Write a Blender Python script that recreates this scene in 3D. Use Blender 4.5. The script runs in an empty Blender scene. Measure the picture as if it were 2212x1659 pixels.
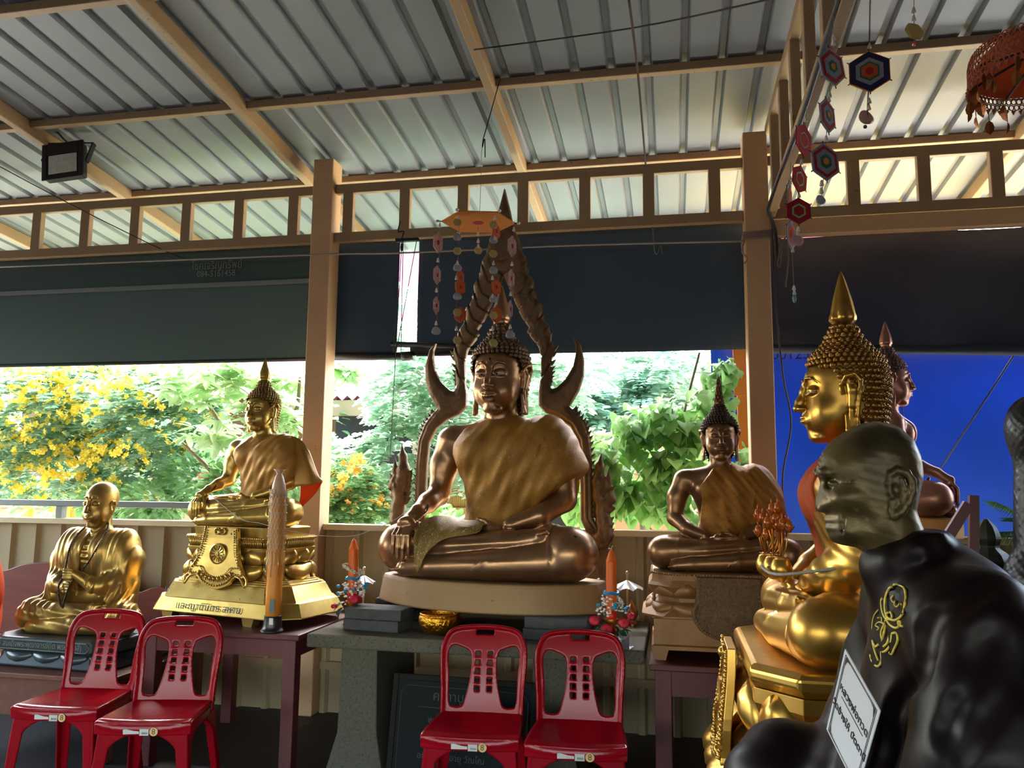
import bpy, math, random
import numpy as np
from mathutils import Vector, Matrix, Euler
try:
    import openvdb
except Exception:
    import pyopenvdb as openvdb
C = bpy.context.scene.collection
S = bpy.context.scene
R = math.radians
# ------------------------------------------------------------------ camera
F_PX, PITCH, YAW, ROLL, EYE = 1740.0, 0.126549, 0.198230, -0.0107476, 1.5
FW = np.array([-math.sin(YAW)*math.cos(PITCH), math.cos(YAW)*math.cos(PITCH), math.sin(PITCH)])
_r0 = np.array([math.cos(YAW), math.sin(YAW), 0.0]); _u0 = np.cross(_r0, FW)
RT = _r0*math.cos(ROLL) - _u0*math.sin(ROLL)
UP = _r0*math.sin(ROLL) + _u0*math.cos(ROLL)
cd = bpy.data.cameras.new('camera'); cam = bpy.data.objects.new('camera', cd); C.objects.link(cam)
cd.sensor_width = 36.0; cd.lens = 36.0*F_PX/2212.0; cd.clip_end = 200; cd.clip_start = 0.05
M3 = Matrix((RT, UP, -FW)).transposed()
cam.matrix_world = Matrix.Translation((0, 0, EYE)) @ M3.to_4x4()
S.camera = cam

def ray(px, py): return FW*F_PX + RT*(px-1106.0) - UP*(py-829.5)
def W(px, py, Y):                      # the point of the plane y = Y seen at that place
    d = ray(px, py); return np.array([0, 0, EYE]) + d*(Y/d[1])
def WZ(px, py, Z):                     # the point of the level z = Z
    d = ray(px, py); return np.array([0, 0, EYE]) + d*((Z-EYE)/d[2])
def WX(px, py, X):
    d = ray(px, py); return np.array([0, 0, EYE]) + d*(X/d[0])
def WD(px, py, D):                     # at depth D along the view
    d = ray(px, py); return np.array([0, 0, EYE]) + d*(D/F_PX)
# ------------------------------------------------------------------ light
wd = bpy.data.worlds.new('sky'); S.world = wd; wd.use_nodes = True
nt = wd.node_tree; bg = nt.nodes['Background']
skyt = nt.nodes.new('ShaderNodeTexSky'); skyt.sky_type = 'NISHITA'
skyt.sun_disc = False; skyt.sun_elevation = R(58); skyt.sun_rotation = R(-28); skyt.air_density = 1.3; skyt.dust_density = 4.0
mixw = nt.nodes.new('ShaderNodeMix'); mixw.data_type = 'RGBA'; mixw.inputs[0].default_value = 0.55
mixw.inputs[7].default_value = (0.30, 0.31, 0.33, 1)
nt.links.new(skyt.outputs[0], mixw.inputs[6]); nt.links.new(mixw.outputs[2], bg.inputs[0])
bg.inputs[1].default_value = 11.0
sd = bpy.data.lights.new('sun', 'SUN'); sun = bpy.data.objects.new('sun', sd); C.objects.link(sun)
sd.energy = 16.0; sd.angle = R(3); sd.color = (1.0, 0.95, 0.86)
sun.rotation_euler = Vector((-0.35, -0.62, -1.15)).to_track_quat('-Z', 'Y').to_euler()   # light travels towards the camera side and down
sun.location = (2, 9, 12)
S.view_settings.view_transform = 'Standard'; S.view_settings.look = 'None'
S.view_settings.gamma = 1; S.view_settings.use_curve_mapping = False
S.view_settings.exposure = 0.0
try:
    S.cycles.use_denoising = True; S.cycles.denoiser = 'OPENIMAGEDENOISE'
    S.cycles.max_bounces = 8; S.cycles.diffuse_bounces = 5; S.cycles.glossy_bounces = 4; S.cycles.transmission_bounces = 4; S.cycles.transparent_max_bounces = 8
    S.cycles.sample_clamp_indirect = 6.0; S.cycles.caustics_reflective = False; S.cycles.caustics_refractive = False
except Exception:
    pass
# ------------------------------------------------------------------ materials
def lin(c):
    return tuple((x/12.92 if x <= .04045 else ((x+.055)/1.055)**2.4) for x in [v/255.0 for v in c])
MATS = {}
def mat(name, col, rough=.6, metal=0.0, spec=.5, bump=0, bscale=30, noise=0, nscale=6, col2=None, trans=0, coat=0, spots=None, emit=None, alpha=1, detail=4, stretch=None, cov=(.35, .7)):
    """col is sRGB 0-255. noise mixes towards col2 with a noise in object space."""
    if name in MATS: return MATS[name]
    m = bpy.data.materials.new(name); m.use_nodes = True; MATS[name] = m
    n = m.node_tree; b = n.nodes['Principled BSDF']; L = n.links.new
    b.inputs['Base Color'].default_value = (*lin(col), 1); b.inputs['Roughness'].default_value = rough
    b.inputs['Metallic'].default_value = metal; b.inputs['Specular IOR Level'].default_value = spec
    b.inputs['Coat Weight'].default_value = coat; b.inputs['Alpha'].default_value = alpha
    tc = n.nodes.new('ShaderNodeTexCoord'); vec = tc.outputs['Object']
    if stretch:
        mp = n.nodes.new('ShaderNodeMapping'); mp.inputs['Scale'].default_value = stretch; L(vec, mp.inputs[0]); vec = mp.outputs[0]
    if noise or col2:
        t = n.nodes.new('ShaderNodeTexNoise'); t.inputs['Scale'].default_value = nscale; t.inputs['Detail'].default_value = detail; L(vec, t.inputs['Vector'])
        r = n.nodes.new('ShaderNodeValToRGB'); r.color_ramp.elements[0].position = cov[0]; r.color_ramp.elements[1].position = cov[1]
        L(t.outputs[0], r.inputs[0])
        mx = n.nodes.new('ShaderNodeMix'); mx.data_type = 'RGBA'
        mx.inputs[6].default_value = (*lin(col), 1); mx.inputs[7].default_value = (*lin(col2 or tuple(v*.6 for v in col)), 1)
        mm = n.nodes.new('ShaderNodeMath'); mm.operation = 'MULTIPLY'; mm.inputs[1].default_value = noise or 1; L(r.outputs[0], mm.inputs[0]); L(mm.outputs[0], mx.inputs[0])
        out = mx.outputs[2]
        if spots:
            t2 = n.nodes.new('ShaderNodeTexNoise'); t2.inputs['Scale'].default_value = spots[1]; L(vec, t2.inputs['Vector'])
            r2 = n.nodes.new('ShaderNodeValToRGB'); r2.color_ramp.elements[0].position = spots[2]; r2.color_ramp.elements[1].position = spots[2]+.04; L(t2.outputs[0], r2.inputs[0])
            m2 = n.nodes.new('ShaderNodeMix'); m2.data_type = 'RGBA'; m2.inputs[7].default_value = (*lin(spots[0]), 1); L(out, m2.inputs[6]); L(r2.outputs[0], m2.inputs[0]); out = m2.outputs[2]
        L(out, b.inputs['Base Color'])
    if bump:
        t = n.nodes.new('ShaderNodeTexNoise'); t.inputs['Scale'].default_value = bscale; t.inputs['Detail'].default_value = 3; L(vec, t.inputs['Vector'])
        bp = n.nodes.new('ShaderNodeBump'); bp.inputs['Strength'].default_value = bump; bp.inputs['Distance'].default_value = .01; L(t.outputs[0], bp.inputs['Height']); L(bp.outputs[0], b.inputs['Normal'])
    if emit:
        b.inputs['Emission Color'].default_value = (*lin(emit[0]), 1); b.inputs['Emission Strength'].default_value = emit[1]
    if trans:
        tr = n.nodes.new('ShaderNodeBsdfTranslucent'); ms = n.nodes.new('ShaderNodeMixShader'); ms.inputs[0].default_value = trans
        src = b.inputs['Base Color'].links[0].from_socket if b.inputs['Base Color'].links else None
        if src: L(src, tr.inputs[0])
        else: tr.inputs[0].default_value = (*lin(col), 1)
        o = n.nodes['Material Output']; L(b.outputs[0], ms.inputs[1]); L(tr.outputs[0], ms.inputs[2]); L(ms.outputs[0], o.inputs[0])
    return m
# ------------------------------------------------------------------ objects
def tag(o, label=None, cat=None, group=None, kind=None):
    if label: o['label'] = label
    if cat: o['category'] = cat
    if group: o['group'] = group
    if kind: o['kind'] = kind
    return o
def thing(name, label, cat, loc=(0, 0, 0), rz=0, group=None, sc=1):
    o = bpy.data.objects.new(name, None); C.objects.link(o); o.location = loc; o.rotation_euler = (0, 0, rz); o.scale = (sc, sc, sc)
    o.empty_display_size = .1
    return tag(o, label, cat, group)
def link(name, me, m, parent=None):
    if m is not None:
        me.materials.clear(); me.materials.append(m)
    o = bpy.data.objects.new(name, me); C.objects.link(o)
    if parent is not None: o.parent = parent
    return o
def mesh(name, v, f, smooth=False):
    me = bpy.data.meshes.new(name); v = np.asarray(v, np.float32)
    if isinstance(f, np.ndarray):
        k = f.shape[1]; me.vertices.add(len(v)); me.vertices.foreach_set('co', v.ravel())
        me.loops.add(f.size); me.loops.foreach_set('vertex_index', f.ravel().astype(np.int32))
        me.polygons.add(len(f)); me.polygons.foreach_set('loop_start', np.arange(0, f.size, k, dtype=np.int32))
        me.polygons.foreach_set('loop_total', np.full(len(f), k, np.int32)); me.update(calc_edges=True); me.validate()
    else:
        me.from_pydata(v.tolist(), [], f); me.update()
    if smooth: me.polygons.foreach_set('use_smooth', [True]*len(me.polygons))
    return me
class MB:
    """collects shapes, then links them as one mesh object"""
    def __init__(s): s.v = []; s.f = []; s.n = 0
    def add(s, v, f):
        v = [tuple(map(float, p)) for p in v]
        s.v += v; s.f += [tuple(i+s.n for i in q) for q in f]; s.n += len(v); return s
    def box(s, lo, hi, M=None):
        x0, y0, z0 = lo; x1, y1, z1 = hi
        v = [(x0, y0, z0), (x1, y0, z0), (x1, y1, z0), (x0, y1, z0), (x0, y0, z1), (x1, y0, z1), (x1, y1, z1), (x0, y1, z1)]
        if M is not None: v = [M @ Vector(p) for p in v]
        return s.add(v, [(0, 3, 2, 1), (4, 5, 6, 7), (0, 1, 5, 4), (1, 2, 6, 5), (2, 3, 7, 6), (3, 0, 4, 7)])
    def bar(s, a, b, w, d, up=(0, 0, 1)):
        a = Vector(a); b = Vector(b); t = (b-a).normalized(); u = Vector(up)
        if abs(t.dot(u)) > .98: u = Vector((0, 1, 0))
        x = t.cross(u).normalized(); y = x.cross(t).normalized()
        v = [p + x*sx*w/2 + y*sy*d/2 for p in (a, b) for sx, sy in ((-1, -1), (1, -1), (1, 1), (-1, 1))]
        return s.add(v, [(0, 1, 2, 3), (7, 6, 5, 4), (0, 4, 5, 1), (1, 5, 6, 2), (2, 6, 7, 3), (3, 7, 4, 0)])
    def tube(s, pts, r, n=8, caps=True):
        pts = [Vector(p) for p in pts]; rs = r if hasattr(r, '__len__') else [r]*len(pts); v = []; f = []
        px = None
        for i, p in enumerate(pts):
            t = (pts[min(i+1, len(pts)-1)] - pts[max(i-1, 0)]).normalized()
            if px is None:
                px = t.cross(Vector((0, 0, 1)) if abs(t.z) < .9 else Vector((1, 0, 0))).normalized()
            px = (px - t*px.dot(t)).normalized(); py = t.cross(px)
            for k in range(n):
                a = 2*math.pi*k/n; v.append(p + (px*math.cos(a)+py*math.sin(a))*rs[i])
        for i in range(len(pts)-1):
            for k in range(n): f.append((i*n+k, i*n+(k+1) % n, (i+1)*n+(k+1) % n, (i+1)*n+k))
        if caps: f.append(tuple(range(n))[::-1]); f.append(tuple((len(pts)-1)*n+k for k in range(n)))
        return s.add(v, f)
    def lathe(s, prof, n=24, c=(0, 0, 0), mod=None, sx=1, sy=1):
        v = []; f = []
        for i, (r, z) in enumerate(prof):
            for k in range(n):
                a = 2*math.pi*k/n; q = r*(mod(a, i) if mod else 1); v.append((c[0]+q*math.cos(a)*sx, c[1]+q*math.sin(a)*sy, c[2]+z))
        for i in range(len(prof)-1):
            for k in range(n): f.append((i*n+k, i*n+(k+1) % n, (i+1)*n+(k+1) % n, (i+1)*n+k))
        f.append(tuple(range(n))[::-1]); f.append(tuple((len(prof)-1)*n+k for k in range(n)))
        return s.add(v, f)
    def ball(s, c, r, n=8, M=None):
        r = r if hasattr(r, '__len__') else (r, r, r); v = []; f = []; h = max(4, n//2)
        for i in range(h+1):
            t = math.pi*i/h
            for k in range(n):
                a = 2*math.pi*k/n; p = Vector((r[0]*math.sin(t)*math.cos(a), r[1]*math.sin(t)*math.sin(a), r[2]*math.cos(t)))
                if M is not None: p = M @ p
                v.append((c[0]+p[0], c[1]+p[1], c[2]+p[2]))
        for i in range(h):
            for k in range(n): f.append((i*n+k, (i+1)*n+k, (i+1)*n+(k+1) % n, i*n+(k+1) % n))
        return s.add(v, f)
    def prism(s, poly, axis, a, b):
        """a polygon of 2-D points drawn out from a to b along an axis ('x','y','z')"""
        n = len(poly)
        def P(p, t): return {'x': (t, p[0], p[1]), 'y': (p[0], t, p[1]), 'z': (p[0], p[1], t)}[axis]
        v = [P(p, a) for p in poly]+[P(p, b) for p in poly]
        f = [tuple(range(n)), tuple(range(2*n-1, n-1, -1))]+[(i, (i+1) % n+0, (i+1) % n+n, i+n) for i in range(n)]
        return s.add(v, f)
    def build(s, name, m, parent=None, smooth=False, bevel=0, seg=2, xf=None):
        v = s.v
        if xf is not None: v = [xf @ Vector(p) for p in v]
        me = mesh(name, v, s.f)
        import bmesh
        bm = bmesh.new(); bm.from_mesh(me); bmesh.ops.recalc_face_normals(bm, faces=bm.faces); bm.to_mesh(me); bm.free()
        if smooth: me.polygons.foreach_set('use_smooth', [True]*len(me.polygons))
        o = link(name, me, m, parent)
        if bevel:
            b = o.modifiers.new('bevel', 'BEVEL'); b.width = bevel; b.segments = seg; b.limit_method = 'ANGLE'; b.angle_limit = R(40)
        if smooth == 'auto':
            me.polygons.foreach_set('use_smooth', [False]*len(me.polygons))
        return o
def copy_tree(o, parent=None, loc=None, rz=None, label=None):
    c = o.copy(); C.objects.link(c)
    if parent is not None: c.parent = parent
    if loc is not None: c.location = loc
    if rz is not None: c.rotation_euler = (0, 0, rz)
    if label: c['label'] = label
    for ch in list(o.children): copy_tree(ch, c)
    return c
def structure(o): o['kind'] = 'structure'; return o
def smoothpts(pts, k=6, closed=False):
    """Catmull-Rom through the points"""
    P = [np.array(p, float) for p in pts]; n = len(P); out = []
    rng = range(n if closed else n-1)
    for i in rng:
        p0 = P[(i-1) % n] if closed else P[max(i-1, 0)]; p1 = P[i]; p2 = P[(i+1) % n]; p3 = P[(i+2) % n] if closed else P[min(i+2, n-1)]
        for j in range(k):
            t = j/k; out.append(.5*((2*p1)+(-p0+p2)*t+(2*p0-5*p1+4*p2-p3)*t*t+(-p0+3*p1-3*p2+p3)*t**3))
    if not closed: out.append(P[-1])
    return out
# ------------------------------------------------------------------ solid modelling on a grid (distance fields)
def smin(a, b, k):
    if k <= 0: return np.minimum(a, b)
    h = np.clip(.5+.5*(b-a)/k, 0, 1); return b*(1-h)+a*h-k*h*(1-h)
def smax(a, b, k): return -smin(-a, -b, k)
def sd_poly(x, z, poly):
    """signed distance to a 2-D polygon (negative inside)"""
    P = np.array(poly, float); d = np.full(x.shape, 1e9); s = np.ones(x.shape, bool)
    for i in range(len(P)):
        a = P[i]; b = P[i-1]; ex, ez = b-a; wx = x-a[0]; wz = z-a[1]
        t = np.clip((wx*ex+wz*ez)/(ex*ex+ez*ez+1e-12), 0, 1)
        d = np.minimum(d, (wx-ex*t)**2+(wz-ez*t)**2)
        c1 = z >= a[1]; c2 = z < b[1]; c3 = ex*wz > ez*wx
        s ^= (c1 & c2 & c3) | (~c1 & ~c2 & ~c3)
    return np.where(s, 1, -1)*np.sqrt(d)
class G:
    def __init__(s, lo, hi, h):
        s.lo = np.array(lo, float); s.h = h; s.n = np.ceil((np.array(hi)-s.lo)/h).astype(int)+1
        s.a = np.full(s.n, .12, np.float32)
    def sub(s, lo, hi):
        i0 = np.clip(np.floor((np.array(lo)-s.lo)/s.h).astype(int), 0, s.n); i1 = np.clip(np.ceil((np.array(hi)-s.lo)/s.h).astype(int)+1, 0, s.n)
        sl = tuple(slice(a, b) for a, b in zip(i0, i1))
        ax = [s.lo[k]+s.h*np.arange(i0[k], i1[k]) for k in range(3)]
        return sl, (ax[0][:, None, None], ax[1][None, :, None], ax[2][None, None, :])
    def put(s, fn, lo, hi, k=0, op='add'):
        m = abs(k)+2*s.h; sl, X = s.sub(np.array(lo)-m, np.array(hi)+m)
        if 0 in s.a[sl].shape: return s
        d = np.asarray(fn(*X)+0*(X[0]+X[1]+X[2]), np.float32)
        s.a[sl] = smin(s.a[sl], d, k) if op == 'add' else smax(s.a[sl], -d, k)
        return s
    def ell(s, c, r, k=0, op='add', rot=None):
        c = np.array(c, float); r = np.array(r if hasattr(r, '__len__') else (r, r, r), float); m = r.max()
        Rm = np.array(Euler([R(q) for q in rot]).to_matrix()).T if rot is not None else None
        def fn(x, y, z):
            x = x-c[0]; y = y-c[1]; z = z-c[2]
            if Rm is not None: x, y, z = (Rm[i, 0]*x+Rm[i, 1]*y+Rm[i, 2]*z for i in range(3))
            k0 = np.sqrt((x/r[0])**2+(y/r[1])**2+(z/r[2])**2); k1 = np.sqrt((x/r[0]**2)**2+(y/r[1]**2)**2+(z/r[2]**2)**2)+1e-9
            return k0*(k0-1)/k1
        e = r if rot is None else m
        return s.put(fn, c-e, c+e, k, op)
    def cap(s, a, b, ra, rb=None, k=0, op='add', flat=None):
        a = np.array(a, float); b = np.array(b, float); rb = ra if rb is None else rb; m = max(ra, rb); ab = b-a; L2 = (ab@ab)+1e-12
        def fn(x, y, z):
            x = x-a[0]; y = y-a[1]; z = z-a[2]; t = np.clip((x*ab[0]+y*ab[1]+z*ab[2])/L2, 0, 1)
            return np.sqrt((x-ab[0]*t)**2+(y-ab[1]*t)**2+(z-ab[2]*t)**2)-(ra+(rb-ra)*t)
        return s.put(fn, np.minimum(a, b)-m, np.maximum(a, b)+m, k, op)
    def chain(s, pts, rs, k=0, op='add'):
        rs = rs if hasattr(rs, '__len__') else [rs]*len(pts)
        for i in range(len(pts)-1): s.cap(pts[i], pts[i+1], rs[i], rs[i+1], k, op)
        return s
    def box(s, c, r, rd=.01, k=0, op='add'):
        c = np.array(c, float); r = np.array(r, float)
        def fn(x, y, z):
            q = [np.abs(v-c[i])-r[i]+rd for i, v in enumerate((x, y, z))]
            return np.sqrt(sum(np.maximum(v, 0)**2 for v in q))+np.minimum(np.maximum(np.maximum(q[0], q[1]), q[2]), 0)-rd
        return s.put(fn, c-r, c+r, k, op)
    def X(s): return tuple(s.lo[k]+s.h*(np.arange(s.n[k]).reshape([-1 if j == k else 1 for j in range(3)])) for k in range(3))
    def mesh(s, name, iso=0.0):
        a = s.a.copy()
        for ax in range(3):                       # close the border
            i = [slice(None)]*3
            for e in (0, -1): i[ax] = e; a[tuple(i)] = np.maximum(a[tuple(i)], s.h)
        g = openvdb.FloatGrid(); g.background = float(a.max()); g.copyFromArray(np.clip(a, -.1, .1).astype(np.float32))
        p, q = g.convertToQuads(float(iso)); p = p*s.h+s.lo
        me = mesh(name, p, q, smooth=True)
        return me
    def part(s, name, m, parent=None): return link(name, s.mesh(name), m, parent)
rnd = random.Random(4); nr = np.random.RandomState(7)
# ================================================================== materials of the place
M_TAN = mat('tan_paint', (162, 132, 96), .55, noise=.35, nscale=3, col2=(136, 106, 74), spots=((92, 66, 42), 55, .70))
M_PILLAR = mat('pillar_paint', (210, 168, 124), .6, noise=.4, nscale=4, col2=(188, 146, 104), spots=((90, 66, 46), 70, .72))
M_SHEET = mat('galvanised_sheet', (126, 130, 136), .5, metal=.1, noise=.5, nscale=2.2, col2=(110, 114, 121), stretch=(1, .25, 1))
M_CREAM = mat('cream_sheet', (168, 148, 112), .6, noise=.4, nscale=2.5, col2=(150, 132, 96))
M_FLOOR = mat('concrete_floor', (50, 46, 44), .6, noise=.6, nscale=3, col2=(36, 34, 33), bump=.2)
M_BLIND = mat('green_blind_fabric', (92, 112, 108), .8, noise=.4, nscale=1.2, col2=(80, 100, 98), trans=.10)
M_BLIND2 = mat('navy_blind_fabric', (66, 86, 106), .8, noise=.4, nscale=1.2, col2=(60, 76, 92), trans=.12)
M_NAVY = mat('navy_tarp', (58, 64, 84), .7, noise=.5, nscale=1.5, col2=(56, 54, 58), trans=.1)
M_BLUE = mat('blue_tarp', (8, 84, 182), .5, noise=.5, nscale=1.2, col2=(5, 66, 150), trans=.28)
M_BLACK = mat('black_metal', (22, 22, 24), .45)
M_GREYRAIL = mat('grey_rail', (120, 124, 122), .4, metal=.4)
# ================================================================== floor and walls
structure(MB().box((-9, -5, -.1), (5.5, 5.35, 0)).build('floor', M_FLOOR))
def ribbed(x0, x1, z0, z1, y, pitch=.21, rib=.045, dep=.028, phase=0.0):
    xs = []; x = x0
    k = math.floor((x0-phase)/pitch)
    pts = [(x0, y)]
    while True:
        c = phase+pitch*k
        k += 1
        if c-rib < x0: continue
        if c+rib > x1: break
        pts += [(c-rib*.75, y), (c-rib*.35, y-dep), (c+rib*.35, y-dep), (c+rib*.75, y)]
    pts.append((x1, y))
    m = MB(); v = [(a, b, z) for z in (z0, z1) for a, b in pts]+[(a, b+.004, z) for z in (z0, z1) for a, b in pts]; n = len(pts)
    f = [(i, i+1, n+i+1, n+i) for i in range(n-1)]+[(2*n+i+1, 2*n+i, 3*n+i, 3*n+i+1) for i in range(n-1)]
    f += [(i, 2*n+i, 2*n+i+1, i+1) for i in range(n-1)]+[(n+i+1, 3*n+i+1, 3*n+i, n+i) for i in range(n-1)]
    m.add(v, f); return m
wall = structure(ribbed(-9, 5.5, .0, 1.2, 5.24).build('wall_back', M_CREAM))
cap = MB().box((-9, 5.17, 1.195), (-2.487, 5.29, 1.235)).box((-2.335, 5.17, 1.195), (.455, 5.29, 1.235)).box((.62, 5.17, 1.195), (5.5, 5.29, 1.235))
structure(cap.build('trim_1', mat('cream_cap', (214, 196, 156), .5, noise=.3, nscale=5, col2=(180, 150, 110)), bevel=.004))
mr = MB()
for z in (.28,): mr.box((-9, 5.20, z), (-2.49, 5.24, z+.05)).box((-2.33, 5.20, z), (.45, 5.24, z+.05)).box((.62, 5.20, z), (5.5, 5.24, z+.05))
structure(mr.build('trim_2', M_TAN))
# unseen walls added right, rear and left; rear and left openings sized for fill light
structure(MB().box((5.5, -5, 0), (5.6, 5.35, 4.7)).build('wall_right', mat('rear_plaster', (92, 84, 74), .8)))
M_REAR = mat('rear_plaster', (92, 84, 74), .8)
structure(MB().box((-9, -5.1, 0), (5.6, -5, 1.1)).box((-9, -5.1, 2.05), (5.6, -5, 4.75)).build('wall_rear', M_REAR))
structure(MB().box((-9.1, -5, 0), (-9, 5.35, 1.2)).box((-9.1, -5, 1.2), (-9, 1.0, 4.7)).box((-9.1, 1.0, 3.0), (-9, 5.35, 4.4)).build('wall_left', M_REAR))
# ================================================================== roof
RS = .091315
def zr(y): return 3.829-RS*(y-5.2)       # underside of the sheets
def roof(x0, x1, y0, y1, name):
    pts = [(x0, 0)]; k = math.ceil((x0+3.226+.05)/.2075)
    while True:
        c = -3.226+.2075*k; k += 1
        if c+.04 > x1: break
        pts += [(c-.030, 0), (c-.015, .030), (c+.015, .030), (c+.030, 0)]
    pts.append((x1, 0)); n = len(pts); v = []
    for t in (0, .003):
        for y in (y0, y1): v += [(a, y, zr(y)+b+t) for a, b in pts]
    f = [(i+1, i, n+i, n+i+1) for i in range(n-1)]+[(2*n+i, 2*n+i+1, 3*n+i+1, 3*n+i) for i in range(n-1)]
    f += [(i, i+1, 2*n+i+1, 2*n+i) for i in range(n-1)]+[(n+i+1, n+i, 3*n+i, 3*n+i+1) for i in range(n-1)]
    return structure(MB().add(v, f).build(name, M_SHEET))
roof(-9.2, 6.2, -5.2, 7.0, 'ceiling')
def beam(y0, y1, x, w, dep, m=M_TAN, name='roof_rafter'):
    b = MB(); v = []
    for y in (y0, y1):
        for dx, dz in ((-w/2, -dep), (w/2, -dep), (w/2, -.001), (-w/2, -.001)): v.append((x+dx, y, zr(y)+dz))
    b.add(v, [(0, 1, 2, 3), (7, 6, 5, 4), (0, 4, 5, 1), (1, 5, 6, 2), (2, 6, 7, 3), (3, 7, 4, 0)])
    o = b.build(name, m, bevel=.006); o['kind'] = 'structure'; return o
for x in (-7.4, -5.82, -4.22, -2.64, -1.03, 2.2, 3.8): beam(-5.1, 6.9, x, .055, .1)
for y in (-3.0, -1.9, -.8, .25, 1.3, 2.34, 3.38, 4.42, 5.47, 6.52):
    m = MB(); z = zr(y)
    m.box((-9.1, y-.025, z-.052), (6.1, y+.025, z-.002)); o = m.build('roof_purlin', M_TAN, bevel=.005); o['kind'] = 'structure'
# ================================================================== pillars and the open frieze
def pillar(x0, x1, y0, y1, z1):
    m = MB().box((x0, y0, 0), (x1, y1, z1)); return structure(m.build('pillar', M_PILLAR, bevel=.008, seg=3))
pillar(-2.485, -2.335, 5.11, 5.27, 3.80); pillar(.462, .612, 5.11, 5.27, 3.77)
def frieze(x0, x1, name, y0=5.16, y1=5.21, posts=()):
    m = MB().box((x0, y0, 3.555), (x1, y1, 3.622)).box((x0, y0, 3.20), (x1, y1, 3.268))
    for p in posts: m.box((p-.038, y0, 3.26), (p+.038, y1, 3.56))
    return structure(m.build(name, M_TAN, bevel=.005))
frieze(-9, -2.486, 'trim_3', posts=[-2.655-.4265*k for k in range(0, 15)])
frieze(-2.334, .461, 'trim_4', posts=[-2.236+.42*k for k in range(0, 7)])
frieze(.613, 5.5, 'trim_5', posts=[.72+.41*k for k in range(0, 12)])
structure(MB().box((.613, 5.14, 3.085), (5.5, 5.215, 3.19)).build('trim_6', M_PILLAR, bevel=.006))
# the frieze that runs towards the camera above the right pillar
m = MB().box((.60, -5, 3.20), (.65, 5.12, 3.268)).box((.60, -5, 3.74), (.65, 5.12, 3.80))
for k in range(24): m.box((.60, 4.86-.42*k-.03, 3.26), (.65, 4.86-.42*k+.03, 3.75))
structure(m.build('trim_7', M_TAN, bevel=.005))
# electric cable on its lower chord
pts = [(.594, y, 3.20+.02*math.sin(y*3)) for y in np.linspace(1.0, 5.0, 30)]+[(.64, 5.08, 3.1), (.66, 5.10, 2.9)]
tag(MB().tube(pts, .011, 6).build('electric_cable', M_BLACK, smooth=True), 'thick black cable clipped along the beam towards the right pillar', 'cable')
pts = smoothpts([(.626, 5.10, 3.30), (.63, 5.09, 2.7), (.66, 5.09, 2.2), (.70, 5.1, 1.9), (.64, 5.1, 1.55), (.66, 5.1, 1.15)], 8)
tag(MB().tube(pts, .006, 6).build('electric_cable', mat('brown_cable', (52, 32, 26), .5), smooth=True), 'thin dark cable hanging loosely down beside the right pillar', 'cable')
# ================================================================== handrail, left
m = thing('handrail', 'grey metal handrail above the cream sheet wall', 'handrail', (-4, 5.23, 1.235))
MB().box((-5, -.025, .085), (1.5, .03, .13)).build('rail', M_GREYRAIL, m, bevel=.006)
for x in (-.45, .75, -1.6, -2.8): MB().box((x, -.02, 0), (x+.05, .03, .09)).build('post', M_GREYRAIL, m)
# ================================================================== roller blinds and tarps
def cloth(x0, x1, ztop, zbot, y, name, m, parent=None, nx=60, nz=24, amp=.006, seed=0, folds=None):
    r = np.random.RandomState(seed); v = []; f = []
    for j in range(nz+1):
        for i in range(nx+1):
            u = i/nx; w = j/nz; x = x0+(x1-x0)*u; zt = ztop(u) if callable(ztop) else ztop; zb = zbot(u) if callable(zbot) else zbot
            d = amp*(math.sin(u*13+seed)*w+.6*math.sin(w*5+u*4+seed))
            if folds: d += folds(u, w)
            v.append((x, y+d, zt+(zb-zt)*w))
    for j in range(nz):
        for i in range(nx): a = j*(nx+1)+i; f.append((a, a+1, a+nx+2, a+nx+1))
    o = MB().add(v, f).build(name, m, parent, smooth=True)
    s = o.modifiers.new('thickness', 'SOLIDIFY'); s.thickness = .003
    return o
t = thing('roller_blind', 'wide dark green roller blind with white lettering left of the left pillar', 'blind', (0, 0, 0), group=None)
cloth(-8.5, -2.36, 3.25, 2.39, 5.34, 'blind_fabric', M_BLIND, t, seed=1)
cloth(-8.5, -2.36, 3.26, 2.985, 5.315, 'rolled_flap', mat('dark_green_fabric', (60, 80, 78), .8, trans=.05), t, seed=2, nz=6)
MB().box((-8.5, 5.305, 2.95), (-2.36, 5.33, 2.985)).build('hem_strip', mat('pale_hem', (120, 128, 124), .6), t, bevel=.004)
MB().tube([(-8.5, 5.34, 2.395), (-2.36, 5.34, 2.395)], .014, 8).build('bottom_bar', mat('blind_bar', (38, 50, 48), .6), t, smooth=True)
t2 = thing('roller_blind', 'narrow dark roller blind between the left pillar and the bright gap', 'blind', (0, 0, 0))
cloth(-2.47, -1.90, 3.24, 2.42, 5.33, 'blind_fabric', M_BLIND2, t2, nx=16, seed=3)
MB().tube([(-2.47, 5.33, 2.41), (-1.78, 5.33, 2.40)], .028, 12).tube([(-1.86, 5.33, 2.402), (-1.80, 5.33, 2.401)], .033, 12).build('roller_tube', M_BLACK, t2, smooth=True)
t3 = thing('roller_blind', 'broad navy roller blind behind the arch of the largest statue', 'blind', (0, 0, 0))
cloth(-1.765, .53, 3.26, 2.40, 5.36, 'blind_fabric', M_BLIND2, t3, seed=5, folds=lambda u, w: .012*math.sin(w*9+u*2)*max(0, .5-u))
cloth(-1.80, -1.2, lambda u: 2.47-.02*u, lambda u: 2.40+.0*u, 5.33, 'rolled_hem', mat('dark_roll', (34, 40, 44), .6), t3, nx=12, nz=6, seed=4, amp=.012)
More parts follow.
